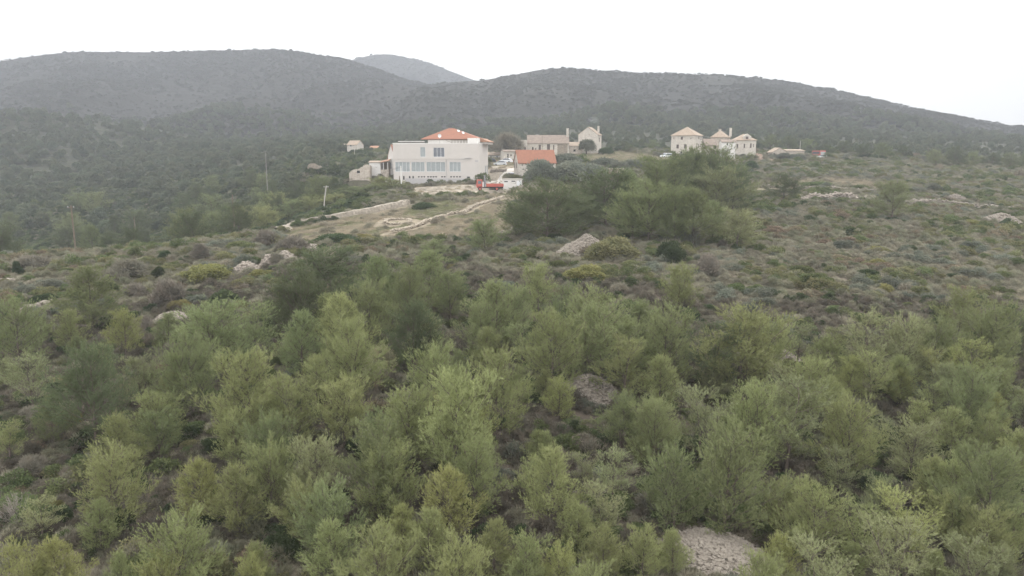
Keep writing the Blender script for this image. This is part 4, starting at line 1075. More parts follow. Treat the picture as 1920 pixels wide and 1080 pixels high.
def pole(label, u, vt, vb, Y=None, lean=(0, 0), m='wood', arm=True, H=None, r=0.13, name='utility_pole'):
    if Y is None: x, y, z = ray(u, vb)
    else:
        p = P(u, vb, Y); x, y, z = p.x, p.y, p.z
    top = P(u, vt, y)
    h = top.z - z if H is None else H
    root = empty(name, (x, y, z)); tag(root, label, 'pole')
    p = MB(); tp = Vector((lean[0], lean[1], h)); p.tube([(0, 0, -1.5), tuple(tp * .5), tuple(tp)], r, r * .7, 8)
    p.build('shaft', M[m], root)
    ends = [Vector((x, y, z)) + tp]
    if arm:
        p = MB(); c = tp * .955; p.box(c.x - .55, c.x + .55, c.y - .17, c.y - .08, c.z - .06, c.z + .05); ar = p.build('crossarm', M[m], root)
        for s in (-.45, .45):
            p = MB(); p.tube([(c.x + s, c.y - .12, c.z + .05), (c.x + s, c.y - .12, c.z + .22)], .05, .035); p.build('insulator', M['frame'], ar)
        ends = [Vector((x + c.x + s, y + c.y - .12, z + c.z + .22)) for s in (-.45, .45)]
    return ends
def wire(label, a, b, sag=0.5):
    p = MB()
    for s, e in zip(a, b):
        p.tube([s.lerp(e, t) - Vector((0, 0, sag * 4 * t * (1 - t))) for t in np.linspace(0, 1, 14)], 0.018, n=3)
    tag(p.build('power_line', M['dark']), label, 'power line', 'power lines')
def retaining_wall(label, pix, h, th=.8):
    """continuous wall along the ground with a pale coping"""
    g = np.random.default_rng(12)
    pts = [Vector(ray(u, v)[:2]) for u, v in pix]
    q = []
    for a, b in zip(pts[:-1], pts[1:]):
        n = max(2, int((b - a).length / .8)); q += [a.lerp(b, i / n) for i in range(n)]
    q.append(pts[-1])
    for _ in range(5): q = [q[0]] + [(q[i - 1] + 2 * q[i] + q[i + 1]) / 4 for i in range(1, len(q) - 1)] + [q[-1]]
    WALLPTS.extend([np.array((p.x, p.y)) for p in q])
    V = []; zt = np.array([float(gz(p.x, p.y)) for p in q]); zt = _smooth(zt, 12) + h * (1 + .22 * fbm(np.arange(len(q)) / 5., 0 * zt, 3, 71))
    for i, p in enumerate(q):
        d = (q[min(i + 1, len(q) - 1)] - q[max(i - 1, 0)]).normalized(); n = Vector((-d.y, d.x))
        if n.y < 0: n = -n
        zb = float(gz(p.x, p.y)) - .6
        for off, z in ((-.45, zb), (-.18, zb + .6 + .5 * (zt[i] - zb - .6)), (0, zt[i]), (th, zt[i] + .05), (th + 2.4, zb + .5)):
            s = p + n * (off + g.normal(0, .05)); V.append((s.x, s.y, z + g.normal(0, .04)))
    me = np_mesh('stone_wall', np.array(V), grid_faces(len(q), 5), M['bank'])
    tag(link('stone_wall', me), label, 'wall', 'dry stone walls')
HEAPS = []
def site():
    ribbon('road', 'pale gravel track running along the top of the long retaining wall', 'road', [(522,429.5),(560,419.5),(600,411.5),(645,402.5),(700,392),(762,379.5),(830,368),(885,361),(935,357),(968,354)], 3.2, M['track'])
    ribbon('road', 'pale concrete ramp climbing beside the chapel', 'road', [(915,349),(930,341),(944,331),(957,321),(966,315.5)], 3.4, M['concrete'], 0.06)
    ribbon('road', 'pale lane passing in front of the jeep and the tall square house', 'road', [(1130,301),(1185,299),(1225,298),(1252,298),(1300,299),(1345,301)], 3.4, M['track'])
    W = stone_wall
    retaining_wall('long pale retaining wall below the gravel track', [(516,437),(540,430.5),(560,425),(600,417),(645,408),(700,398),(735,391),(768,384)], 1.0)
    W('dry stone wall running diagonally up the dry field toward the red truck', [(733,438),(760,431),(785,424),(812,412),(835,405),(870,399),(885,390),(905,383),(945,371)], .75, .8, 'rock_track', .2, 2)
    W('low square pen of rubble in the middle of the dry field', [(722,421),(745,421),(768,418),(770,412),(748,412),(724,414),(722,421)], .55, .6, 'rock_track', .2, 3)
    W('short wall end at the left foot of the large pine clump', [(936,445),(950,440),(962,434)], .7, .7, 'rock_pale', .24, 4)
    W('pale terrace wall at the right of the dry brown plot', [(1488,356),(1510,354),(1560,356),(1600,359),(1645,362)], 1.1, .7, 'rock_pale', .26, 5)
    W('long grey tumbled terrace wall between the dark twin cypress and the lone airy pine', [(1500,378),(1525,374),(1545,377),(1575,372),(1605,378),(1640,380)], 1.7, 1.6, 'rock', .3, 6)
    W('terrace wall running right from the lone airy pine', [(1695,386),(1730,382),(1775,386),(1815,388),(1830,393)], 1.3, .7, 'rock_pale', .26, 7)
    W('straight low wall running off the right edge of the photo', [(1822,394),(1870,393),(1925,396)], 1.0, .6, 'rock_pale', .24, 8)
    W('low wall edging the dry brown plot right of the big pine clump', [(1388,353),(1430,352),(1478,352)], .9, .6, 'rock_pale', .24, 9)
    W('tumbled pale wall near the left edge with scrub on both sides', [(48,581),(75,577),(105,571)], .8, .8, 'rock_pale', .24, 10)
    W('scattered white stones at the far left below the wooden pole', [(-10,528),(15,527),(42,523)], .35, .7, 'rock_pale', .2, 11)
    W('short line of white stones left of the dark juniper group', [(250,491),(262,487),(275,484)], .4, .6, 'rock_pale', .2, 12)
    W('white wall bounding the yard behind the red truck', [(919,323.5),(935,322.5),(950,321.5)], 1.0, .5, 'rock_pale', .24, 13)
    W('mossy wall along the lane by the field hut', [(1060,345),(1100,341),(1125,338)], .7, .6, 'rock', .26, 14)
    W('bank of rubble stones under the long chapel bushes', [(985,345),(1020,341),(1050,341)], .6, .8, 'rock', .26, 15)
    H = heap
    HEAPS.append(H('large fan of pale loose stones at the bottom right among the pines', 1352, 1052, 2.4, 3.0, .9, 3200, .105, 'rock_pale', .4, 1))
    HEAPS.append(H('grey brown stone heap peeking out between the pines in the centre', 1100, 740, 2.3, 1.8, 1.35, 2000, .11, 'rock_pale', 0, 2))
    HEAPS.append(H('long pale stone mound leaning against the round olive shrub', 1098, 474, 4.6, 2.6, 2.1, 3200, .12, 'rock_pale', .5, 3))
    HEAPS.append(H('bare tan earth mound near the right edge of the photo', 1877, 421, 4.4, 3, 2.1, 1500, .15, 'rock_pale', 0, 4, 'earth_mound', 'mound'))
    HEAPS.append(H('square limestone outcrop left of the dark pine group', 462, 508, 1.7, 1.4, 1.1, 420, .22, 'rock', 0, 5, 'rock_outcrop', 'rock'))
    HEAPS.append(H('pointed limestone outcrop between the square and the broad one', 505, 497, 1.0, 1.1, 1.2, 320, .22, 'rock', 0, 6, 'rock_outcrop', 'rock'))
    HEAPS.append(H('broad pale limestone outcrop just above the pointed one', 536, 489, 1.5, 1.2, 1.25, 360, .22, 'rock_pale', 0, 7, 'rock_outcrop', 'rock'))
    HEAPS.append(H('slanting pale rock slab nearest the dark spreading thicket', 588, 476, 1.2, 1.2, 1.35, 300, .22, 'rock_pale', .6, 8, 'rock_outcrop', 'rock'))
    HEAPS.append(H('scree of white stones on reddish soil above the bushy left pines', 322, 600, 1.7, 2.6, .6, 1100, .10, 'rock_pale', .5, 9))
    HEAPS.append(H('small reddish stone heap at the right end of the pine belt', 1463, 678, 1.6, 1.3, 1.0, 900, .09, 'rock', 0, 10))
    HEAPS.append(H('rubble pile of broken stone and tile right of the dormer house', 1425, 298, 6, 4, 1.4, 900, .26, 'stone_rubble', 0, 11, 'rubble_pile', 'rubble'))
    HEAPS.append(H('dull stone knoll above the terrace wall at the right', 1792, 376, 3.6, 2.4, 1.5, 700, .18, 'rock', 0, 12))
    # low pool with a blue cover
    o = P(722, 346, 206); r = empty('water_tank', o); tag(r, 'raised pale tank under a blue cover at the left end of the cream building', 'tank')
    p = MB(); p.box(0, 2.3, 0, 3.5, -1.5, 1.15); p.build('wall', M['plaster_white'], r)
    p = MB(); p.box(-.05, 2.3, -.05, 3.5, 1.153, 1.3); p.build('cover', M['blue_tarp'], r)
    # poles and wires
    a = pole('tall bare wooden pole at the left above the valley edge', 142.5, 385, 476, 118, arm=True)
    b = pole('thin wooden pole deep in the left valley wood', 254.5, 407, 446, 170, arm=False)
    c = pole('thin wooden pole beside the lower end of the gravel track', 438.5, 365, 412, 150, arm=False)
    d = pole('grey leaning pole beside the gravel track', 605, 348, 402, 168, lean=(1.1, 0), m='concrete', r=.16, arm=True)
    e = pole('tall slim pole in the scrub left of the grey walled ruin', 501, 285, 346, 195, arm=False, m='pole_grey', r=.1)
    f = pole('stout white concrete pole in front of the cream building', 753, 311, 364, 190, m='plaster_white', arm=False, r=.2)
    g_ = pole('short dark stub post beside the white concrete pole', 750, 330, 364, 191.5, arm=False, r=.14)
    h_ = pole('slim pole standing in front of the small far grey house', 666, 273, 318, 300, arm=False, m='concrete')
    i_ = pole('pale pole behind the flat stone shed', 1499.5, 264, 286, 300, arm=False, m='concrete')
    j_ = pole('wooden pole standing alone in the scrub at the far right', 1737.5, 277, 313, 285, arm=True)
    k_ = pole('thin lamp post on the ramp behind the red truck', 937.5, 323, 343, 200, arm=False, m='metal', r=.06)
    l_ = pole('thin dark pole in front of the half ruined house roof', 1016.5, 254, 290, 264, arm=False, r=.09)
    wire('twin wires from the grey leaning pole to the white concrete pole', d, [f[0] + Vector((-.3, 0, -.2)), f[0] + Vector((.3, 0, -.2))])
    wire('sagging wire from the tall slim pole to the leaning pole', e, d[:1], .8)
    wire('faint wire crossing the left valley wood', a[:1], b, 1.0)
    wire('faint wire from the valley pole to the track pole', b, c, 1.0)
M['rock_track'] = mat('dusty_limestone', (0.36,0.315,0.25), (0.27,0.23,0.18), 1.5, 0.95, 0.4, 6.0)
M['stone_rubble'] = mat('reddish_rubble', (0.38,0.27,0.20), (0.26,0.20,0.16), 0.7, 0.95, 0.3, 5.0)

# ------------------------------------------------------------------ plants
PINES = []      # (thing, look, u, v, d)
SHRUBS = []
PT = []         # templates: (trunk mesh, crown mesh, height, radius, word)
def make_pine_kinds():
    spec = [(1, 4.6, 1.5, 'round', 46, 25, .03, .0, .10, 'bushy'), (2, 4.8, 1.25, 'cone', 50, 26, .0, .0, .08, 'pointed'),
            (3, 4.6, 1.5, 'twin', 50, 24, .04, .0, .10, 'twin topped'), (4, 4.9, 1.4, 'round', 40, 19, .08, .2, .20, 'thin open'),
            (5, 4.4, 1.6, 'round', 50, 25, .05, .0, .12, 'broad'), (6, 4.7, 1.35, 'cone', 50, 26, .10, .0, .06, 'leaning'),
            (7, 4.6, 1.6, 'twin', 56, 25, .0, .0, .06, 'dense'), (8, 4.5, 1.4, 'round', 40, 24, .02, .10, .14, 'ragged')]
    for s, H, Rr, sh, nl, nd, le, gp, br, word in spec:
        (tv, tf), (cv, cf), H, Rr = pine(s, H, Rr, sh, nl, nd, le, gp, br)
        tm = np_mesh('trunk', tv, tf, M['bark'], smooth=True)
        cm = np_mesh('crown', cv, cf, PINE['light green'])
        PT.append((tm, cm, H, Rr, word))
def add_pine(x, y, z, H, width, tone, kind=None, rz=None, cat='pine tree'):
    k = kind if kind is not None else int(rng.integers(0, len(PT)))
    tm, cm, h0, r0, word = PT[k]
    r = empty('pine_tree', (x, y, z - 0.08), rz if rz is not None else rng.random() * 6.28)
    sw = width / (2 * r0); sh = H / h0
    r.scale = (sw, sw, sh)
    link('trunk', tm, r)
    c = link('crown', cm, r)
    c.material_slots[0].link = 'OBJECT'; c.material_slots[0].material = PINE[tone]
    u, v, d = proj(x, y, z + H * .6)
    r['category'] = cat; r['group'] = 'pines on the hillside'
    PINES.append((r, word + ' ' + tone + ' pine', float(u), float(v), float(d)))
    return r
def tone_pick(dark=0.15):
    q = rng.random()
    return 'dark green' if q < dark else 'mid green' if q < dark + .34 else 'light green' if q < dark + .70 else 'yellow green' if q < dark + .78 else 'greyish green'
def pine_px(u, vt, w_, tone=None, kind=None, hmin=2.0, hmax=6.0, y0=14, ratio=0.74, grow=1.15):
    H = 4.0
    for _ in range(5):
        x, y, z = ray(u, vt, H, y0)
        k = F / (y * CP - (z - CZ) * SP)
        H = min(max(w_ * grow / k / ratio, hmin), hmax)
    x, y, z = ray(u, vt, H, y0)
    k = F / (y * CP - (z - CZ) * SP)
    return add_pine(x, y, z, H, max(w_ * grow / k, H * 0.45), tone or tone_pick(), kind)
FORE_PINES = [
 (20,553,100,'mid green',0),(165,498,110,'mid green',1),(125,580,55),(228,578,62),(160,640,150,'dark green',2),(255,660,80),(400,560,150,'mid green',0),(350,615,110,'mid green',6),
 (460,650,130,'light green',0),(90,738,65,'mid green',1),(222,772,90,'light green',1),(50,660,75,'greyish green',3),(440,760,80,'light green',0),
 (640,548,100,'light green',1),(655,590,130,'light green',2),(590,662,65,'light green',1),(800,585,75,'greyish green',1),(815,640,100,'light green',0),(915,612,65,'light green',1),(862,650,45),(930,650,120,'light green',2),
 (640,700,95,'light green'),(535,700,105,'light green',0),(500,770,100),(700,790,130,'mid green'),(770,720,120,'light green'),(850,690,150,'light green',4),(900,815,60,'light green'),(880,750,90),
 (1035,578,110,'light green',0),(985,600,65),(1130,560,160,'mid green',6),(1175,625,95,'light green',3),(1240,665,75,'light green',1),(1022,690,45,'light green',1),(973,680,55,'light green'),(1048,706,58,'yellow green',0),
 (1250,570,110,'mid green'),(1390,572,160,'light green',4),(1340,600,100),(1340,670,62,'greyish green',0),(1320,720,105,'greyish green',3),(1232,745,95,'mid green',4),(1020,805,50,'light green',1),(1205,800,48,'light green',1),(1420,710,125,'light green',2),
 (1450,590,85),(1500,600,62,'greyish green'),(1560,630,65,'light green',5),(1630,580,95,'greyish green',3),(1700,590,90,'greyish green',0),(1760,590,85,'mid green'),(1805,535,75,'light green',0),(1870,560,120,'mid green',6),(1915,575,80),
 (1530,665,95,'light green',0),(1475,680,80,'greyish green',3),(1592,665,62,'yellow green'),(1640,655,75,'light green'),(1690,665,62,'light green',1),(1755,650,62,'yellow green',3),(1822,632,75,'yellow green',3),(1882,665,75,'light green'),
 (1560,705,52,'light green',1),(1692,690,50,'yellow green',1),(1830,680,105,'mid green',6),(1862,735,60,'yellow green',1),(1732,745,62,'light green'),(1792,765,75,'light green',1),(1600,745,115,'light green',4),(1485,700,130,'greyish green',3),(1862,770,75,'light green'),(1905,800,80),
 (200,835,112,'light green',0),(370,855,92,'yellow green',1),(180,935,72,'light green',1),(330,955,125,'light green',0),(440,870,95,'light green'),(30,1010,112,'yellow green',2),(100,1005,95,'yellow green'),(225,1030,52,'light green',1),(300,1040,100,'yellow green'),(70,930,62,'greyish green',3),(465,1040,65,'yellow green'),
 (500,820,105,'light green',6),(590,815,105,'greyish green',0),(735,825,112,'light green',0),(890,815,112,'light green',2),(840,870,105,'yellow green',1),(610,900,112,'mid green',0),(620,975,92,'light green'),(700,985,130,'light green',4),(480,1015,62,'light green',1),(750,945,75,'yellow green',1),(800,950,92,'light green'),(925,970,92,'light green',1),(860,1000,112,'light green'),
 (1007,805,45,'light green',1),(1040,835,112,'light green',1),(1095,845,48,'greyish green',3),(1150,840,82,'greyish green',3),(1130,900,85,'greyish green',3),(1270,838,115,'mid green',4),(1085,940,72,'light green',1),(985,1000,85,'light green'),(1050,1015,75,'yellow green'),(1130,985,80,'light green'),(1205,985,80,'light green',0),(1265,990,62,'light green',1),(1110,1050,90,'light green'),(1370,790,150,'mid green',0),
 (1575,835,72,'greyish green',3),(1475,890,78,'light green',0),(1530,900,112,'light green'),(1755,852,78,'light green',1),(1795,850,90,'light green'),(1620,940,92,'light green',3),(1700,915,112,'yellow green',3),(1690,965,122,'greyish green',3),(1800,925,82,'light green'),(1870,830,140,'mid green',0),(1862,945,92,'light green',0),(1470,1000,85,'yellow green',1),(1540,1005,112,'greyish green',3),(1440,1030,100,'light green'),(1600,1015,62,'light green',1),(1760,1030,62,'light green',1),(1830,1000,92,'greyish green',3),(1878,1015,62,'greyish green'),(1905,940,80,'light green'),
 # behind the first belt
 (620,458,150,'dark green',0),(560,500,120,'dark green',6),(712,478,85,'mid green',1),(740,505,65,'mid green'),(800,468,105,'mid green',1),(765,492,90,'mid green'),(842,505,70,'mid green'),(690,522,95,'mid green',0),(930,525,95,'mid green'),(962,532,65,'mid green'),(615,548,65,'light green',1),(900,560,80,'mid green'),(770,560,90,'dark green'),(1010,490,65,'light green',0),(1060,530,75,'mid green'),(1190,560,90,'mid green'),(560,580,90,'mid green'),(470,560,90,'mid green'),(1100,535,100,'mid green',0),
 (1276,490,66,'light green',4),
]
CLUMP = [(1025,347,452,132,'dark green',6),(968,386,446,62,'mid green',0),(1085,375,440,70,'dark green',0),(1135,327,428,122,'dark green',0),(1105,345,420,70,'dark green',4),(1215,350,455,118,'mid green',6),(1185,372,452,80,'mid green',0),(1300,366,466,84,'mid green',1),(1225,306,415,98,'mid green',0),(1262,300,405,84,'dark green',0),(1292,291,400,74,'mid green',1),(1350,284,395,88,'mid green',7),(1372,318,405,72,'dark green',0),(1345,322,412,104,'greyish green',6),(1320,300,400,74,'dark green',0),(1178,330,420,66,'mid green',1),(1265,365,462,60,'mid green',0),(1335,385,455,56,'mid green',1),(1380,400,470,74,'greyish green',0),(1671,345,416,66,'greyish green',0),(1470,329,382,62,'dark green',2),(910,416,476,64,'mid green',0),(815,452,486,48,'mid green',0)]  # includes the dark twin cypress, built from the pine template
def pines():
    for t in FORE_PINES:
        pine_px(t[0], t[1], t[2], t[3] if len(t) > 3 else None, t[4] if len(t) > 4 else None)
    for t in CLUMP:
        x, y, z = ray(t[0], t[2]); k = F / (y * CP - (z - CZ) * SP)
        add_pine(x, y, z, (P(t[0], t[1], y).z - z) * 1.14, t[3] / k * 1.3, t[4], t[5])
    # pines standing just beyond the gravel track
    for (u, vt, w_, Y) in ((722,330,50,192),(738,340,40,190),(705,345,50,186),(675,355,52,186),(628,362,62,184),(580,367,62,182),(545,372,52,180),(520,360,50,195),(490,384,62,172),(440,386,62,165),(395,394,54,160),(655,350,44,196),(600,352,50,200)):
        p = P(u, vt, Y); z = float(gz(p.x, p.y)); k = F / (Y * CP - (p.z - CZ) * SP)
        add_pine(p.x, p.y, z, min(max(p.z - z, 3.0), 9.5), w_ / k * 1.2, 'mid green' if u % 2 else 'light green', [0, 6, 4][u % 3])
    # younger pines filling the belt between the larger ones
    g = np.random.default_rng(8); n = 0; tries = 0
    spots = [(q[0].location.x, q[0].location.y, q[0].scale.x * 1.7) for q in PINES]
    while n < 36 and tries < 8000:
        tries += 1
        u = g.uniform(-40, 1960); v = g.uniform(640, 1130)
        if u < 700 and g.random() < .75: continue
        x, y, z = ray(u, v)
        if any(math.hypot(x - a, y - b) < 1.0 + .5 * c for a, b, c in spots): continue
        if any(math.hypot(x - h[0], y - h[1] + 1.5) < 3.6 for h in HEAPS): continue
        H = g.uniform(1.9, 3.6); spots.append((x, y, H * .42)); n += 1
        add_pine(x, y, z, H, H * g.uniform(.72, .95), tone_pick(.08))
    # valley wood on the left: nearest trees one by one
    n = 0; tries = 0; got = []
    g = np.random.default_rng(21)
    while n < 54 and tries < 20000:
        tries += 1
        y = g.uniform(122, 275); u = g.uniform(-90, 720) if g.random() < .8 else g.uniform(300, 720)
        x = (u - 960) / F * y
        z = float(gz(x, y)); H = g.uniform(5.5, 9.5)
        uu, vb, d = proj(x, y, z); _, vt, _ = proj(x, y, z + H)
        if (vt > 480 - (uu / 1920) * 0) or (uu > 500 and vb < 352) or uu > 735: continue
        if uu > 480 and y < 150 + (uu - 480) * .25: continue
        if any((x - a) ** 2 + (y - b) ** 2 < (2.6 + .008 * y) ** 2 for a, b in got): continue
        if any(math.hypot(x - p[0], y - p[1]) < p[2] + 1 for p in PADS): continue
        if min(math.hypot(x - q.x, y - q.y) for q in ROADPTS) < 5.0: continue
        got.append((x, y)); n += 1
        add_pine(x, y, z, H, H * g.uniform(.85, 1.15), ['dark green', 'mid green', 'dark green'][int(g.integers(0, 3))], [0, 2, 4, 6, 1][int(g.integers(0, 5))])
    for (u, vb, hpx, wpx, Y) in [(1360,268,30,34,320),(1400,262,30,40,340),(1445,266,32,36,330),(1478,270,34,34,325),(1515,268,28,34,330),(1552,283,26,30,310),(1580,280,30,34,315),(1620,286,30,34,300),(1655,290,34,32,300),(1692,284,26,30,310),(1755,300,36,36,280),(1790,306,44,38,275),(1825,300,30,34,290),(1860,304,30,34,285),(1895,310,34,36,280),(1200,268,22,34,330),(1225,272,24,32,320),(1168,270,20,30,325),(1180,292,14,24,290),(1925,300,34,40,290)]:
        p = P(u, vb, Y); z = float(gz(p.x, p.y)); k = F / (Y * CP)
        add_pine(p.x, p.y, z, max(hpx / k, 3.0), wpx / k, ['dark green', 'mid green', 'dark green', 'mid green'][u % 4], [0, 2, 6, 4][u % 4])

ST = {}
def make_shrub_kinds():
    for i in range(3):
        V, f = shrub_arrays(40 + i, 16 + 3 * i, 0.75 - .08 * i, 0.70, 8000, 0.075)
        ST['dome%d' % i] = np_mesh('shrub', V, f, SHRUB['mid green'])
    for i in range(2):
        V, f = shrub_arrays(60 + i, 20, 1.9, 0.45, 9000, 0.075, 0.8, 0.12, True)
        ST['upright%d' % i] = np_mesh('juniper', V, f, SHRUB['dark green'])
    pr = [shrub_arrays(66 + q, 16, 2.0 - .35 * q, .30, 5000, 0.075, 0.8, 0.12, True) for q in (0, 1)]
    V = np.concatenate([pr[0][0] + np.array([-.42, 0, 0]), pr[1][0] + np.array([.42, .1, 0])]); f = np.concatenate([pr[0][1], pr[1][1] + len(pr[0][0])])
    ST['uprightpair'] = np_mesh('juniper', V, f, SHRUB['dark green'])
    for i in range(2):
        V, f = shrub_arrays(70 + i, 14, 0.9, 0.66, 5200, 0.085, 0.6, 0.22, True)
        ST['twiggy%d' % i] = np_mesh('shrub', V, f, SHRUB['grey brown'])
    g = np.random.default_rng(90)
    paths = []
    for k in range(70):
        a = g.random() * 6.28; el = g.uniform(.5, 1.4); L = g.uniform(.7, 1.25)
        s = np.linspace(0, 1, 5)
        b = g.normal(0, .12, 2)
        pts = np.stack([np.cos(a) * math.cos(el) * L * s + b[0] * s * s, np.sin(a) * math.cos(el) * L * s + b[1] * s * s, math.sin(el) * L * s * 1.15], -1)
        paths.append((pts, .016, .004))
        for q in range(5):
            st = g.uniform(.35, .95); p0 = np.array([np.interp(st, s, pts[:, c]) for c in range(3)])
            d = _unit(np.array([math.cos(a) + g.normal(0, .8), math.sin(a) + g.normal(0, .8), .9])) * g.uniform(.15, .4)
            paths.append((p0 + np.linspace(0, 1, 3)[:, None] * d, .007, .002))
    V, f = tubes(paths, 3)
    ST['bare'] = np_mesh('shrub', V, f, M['twig_pale'])
def add_shrub(x, y, z, width, height, tone, form, name='shrub', cat='shrub', lookw=None):
    me = ST[form]
    o = link(name, me, loc=(x, y, z - .05), rz=rng.random() * 6.28)
    h0 = 2.1 if form.startswith('upright') else 1.2
    o.scale = (width / 2.1, width / 2.1 * rng.uniform(.9, 1.15), height / h0)
    if form != 'bare':
        o.material_slots[0].link = 'OBJECT'; o.material_slots[0].material = SHRUB[tone]
    o['category'] = cat; o['group'] = 'shrubs on the hillside'
    u, v, d = proj(x, y, z + height * .5)
    w_ = lookw or {'dome0': 'round', 'dome1': 'lumpy', 'dome2': 'spreading', 'upright0': 'upright', 'upright1': 'upright', 'uprightpair': 'twin columned', 'twiggy0': 'twiggy', 'twiggy1': 'twiggy', 'bare': 'leafless'}[form]
    t = 'bleached' if form == 'bare' else tone
    SHRUBS.append((o, '%s %s shrub' % (w_, t), float(u), float(v), float(d)))
    return o
def shrub_px(u, vb, w_, h, tone, form=None):
    x, y, z = ray(u, vb)
    k = F / (y * CP - (z - CZ) * SP)
    form = form or ['dome0', 'dome1', 'dome2'][int(rng.integers(0, 3))]
    return add_shrub(x, y, z, w_ / k * 1.08, max(h / k, .5), tone, form)
D_, G_, O_, Y_, R_, B_, E_, S_ = 'dark green', 'mid green', 'olive green', 'yellow green', 'rust brown', 'grey brown', 'grey green', 'pale straw'
KEY_SHRUBS = [
 (1702,476,34,22,D_,'dome0'),(1535,538,70,34,G_,'dome1'),(1625,520,46,24,D_,'dome2'),(1620,538,50,26,O_,'dome1'),(1557,556,56,20,G_,'dome2'),(1500,516,46,26,G_,'dome1'),(1785,524,30,16,D_,'dome0'),(1692,533,30,16,O_,'dome0'),
 (1587,460,44,22,R_,'dome1'),(1547,462,42,18,R_,'dome1'),(1645,477,46,22,Y_,'dome1'),(1777,507,62,18,R_,'dome2'),(1822,427,42,20,Y_,'dome1'),(1575,492,60,20,R_,'dome2'),(1740,445,40,16,O_,'dome1'),(1850,490,44,18,O_,'dome0'),(1880,520,40,18,G_,'dome2'),
 (1679,418,50,16,D_,'dome2'),(1430,400,60,24,G_,'dome1'),(1420,425,70,24,O_,'dome2'),(1450,440,60,22,R_,'dome1'),(1390,445,60,24,O_,'dome1'),(1725,372,44,14,O_,'dome0'),(1800,400,46,16,E_,'dome1'),
 (1027,462,66,24,O_,'dome1'),(1150,486,104,56,O_,'dome1'),(1118,490,50,26,O_,'dome2'),(1100,478,50,20,R_,'twiggy0'),(1259,495,56,58,D_,'dome1'),(1287,462,52,42,E_,'twiggy1'),(1325,518,48,46,B_,'twiggy0'),(1285,586,46,46,B_,'twiggy1'),(1100,524,85,36,Y_,'dome1'),(1045,505,40,22,G_,'dome0'),(1190,500,60,16,O_,'dome2'),
 (405,481,38,15,O_,'dome2'),(375,490,36,38,B_,'upright0'),(310,488,26,24,D_,'dome0'),(240,530,74,48,B_,'twiggy0'),(297,524,30,30,D_,'upright1'),(390,524,110,40,Y_,'dome1'),(315,575,64,52,B_,'twiggy1'),(420,573,58,36,D_,'dome0'),(460,538,62,26,O_,'dome2'),(60,508,78,32,B_,'twiggy0'),(35,518,22,32,D_,'upright0'),(172,487,42,14,Y_,'dome2'),(205,552,34,30,D_,'dome0'),(255,560,50,30,B_,'twiggy1'),(470,495,40,18,G_,'dome0'),(100,545,44,24,E_,'twiggy0'),
 (640,458,90,30,D_,'dome2'),(682,454,58,20,Y_,'dome1'),(490,524,54,26,Y_,'dome1'),(500,464,54,36,B_,'twiggy0'),(552,474,64,32,B_,'twiggy1'),(455,470,60,24,G_,'dome1'),(735,462,60,14,Y_,'dome2'),(870,520,44,16,O_,'dome0'),(840,492,60,14,O_,'dome2'),
 (795,393,46,20,D_,'dome2'),(760,375,40,16,D_,'dome1'),(875,368,22,14,G_,'dome0'),(835,368,36,12,D_,'dome2'),(765,365,34,12,G_,'dome1'),(700,330,50,18,E_,'dome1'),(640,332,90,26,D_,'dome2'),(560,352,70,22,E_,'dome2'),(610,345,70,16,B_,'twiggy1'),
 (1010,342,80,54,E_,'dome0'),(1082,342,104,54,E_,'dome1'),(1065,312,60,32,E_,'dome1'),(1132,317,66,30,E_,'dome2'),(1134,291,34,18,D_,'dome0'),(1160,330,50,26,E_,'twiggy1'),(1185,320,50,22,E_,'twiggy0'),
 (1408,322,36,26,D_,'dome0'),(1470,300,30,16,E_,'dome1'),(1495,303,36,18,E_,'dome0'),(1530,350,70,14,G_,'dome2'),(1610,356,50,14,G_,'dome2'),(1405,340,30,12,D_,'dome2'),(1560,325,80,12,G_,'dome2'),(1630,300,60,16,D_,'dome2'),
 (330,735,64,50,Y_,'dome1'),(300,715,44,30,G_,'dome1'),(130,800,44,44,Y_,'dome0'),(20,840,50,50,G_,'dome1'),(110,985,44,50,D_,'dome0'),(230,990,40,56,D_,'dome1'),(105,960,34,30,Y_,'dome0'),(1312,945,50,48,G_,'dome0'),(1255,975,60,40,O_,'dome1'),(1290,985,50,30,D_,'dome2'),(1230,960,90,46,B_,'twiggy0'),(1415,700,60,46,R_,'twiggy1'),(1480,690,36,22,O_,'dome0'),
 (990,705,30,36,D_,'dome0'),(665,860,40,50,D_,'dome0'),(1640,910,90,36,D_,'dome1'),(1710,905,40,50,D_,'dome0'),(1290,840,100,34,D_,'dome2'),(1665,940,60,40,G_,'dome1'),(400,850,60,40,D_,'dome1'),(300,830,50,30,D_,'dome2'),(540,880,40,30,D_,'dome0'),(530,1045,70,60,D_,'dome0'),(735,690,40,24,G_,'dome2'),(1450,990,60,50,R_,'twiggy0'),(1400,970,50,40,G_,'dome1'),(1560,960,40,36,D_,'dome1'),(525,670,28,22,R_,'twiggy0'),(575,640,40,30,B_,'twiggy1'),
 (712,700,62,56,S_,'twiggy0'),(60,790,44,30,B_,'twiggy1'),(60,890,60,40,B_,'twiggy0'),(40,925,60,24,R_,'dome2'),(700,650+70,50,24,B_,'twiggy1'),(270,620,50,30,B_,'twiggy0'),(80,640,60,30,B_,'twiggy1'),(1195,840,40,40,S_,'bare'),(35,985,60,60,S_,'bare'),(1090,905,40,44,S_,'bare'),(1250,915,50,34,S_,'bare'),(655,690,40,26,B_,'twiggy0')]
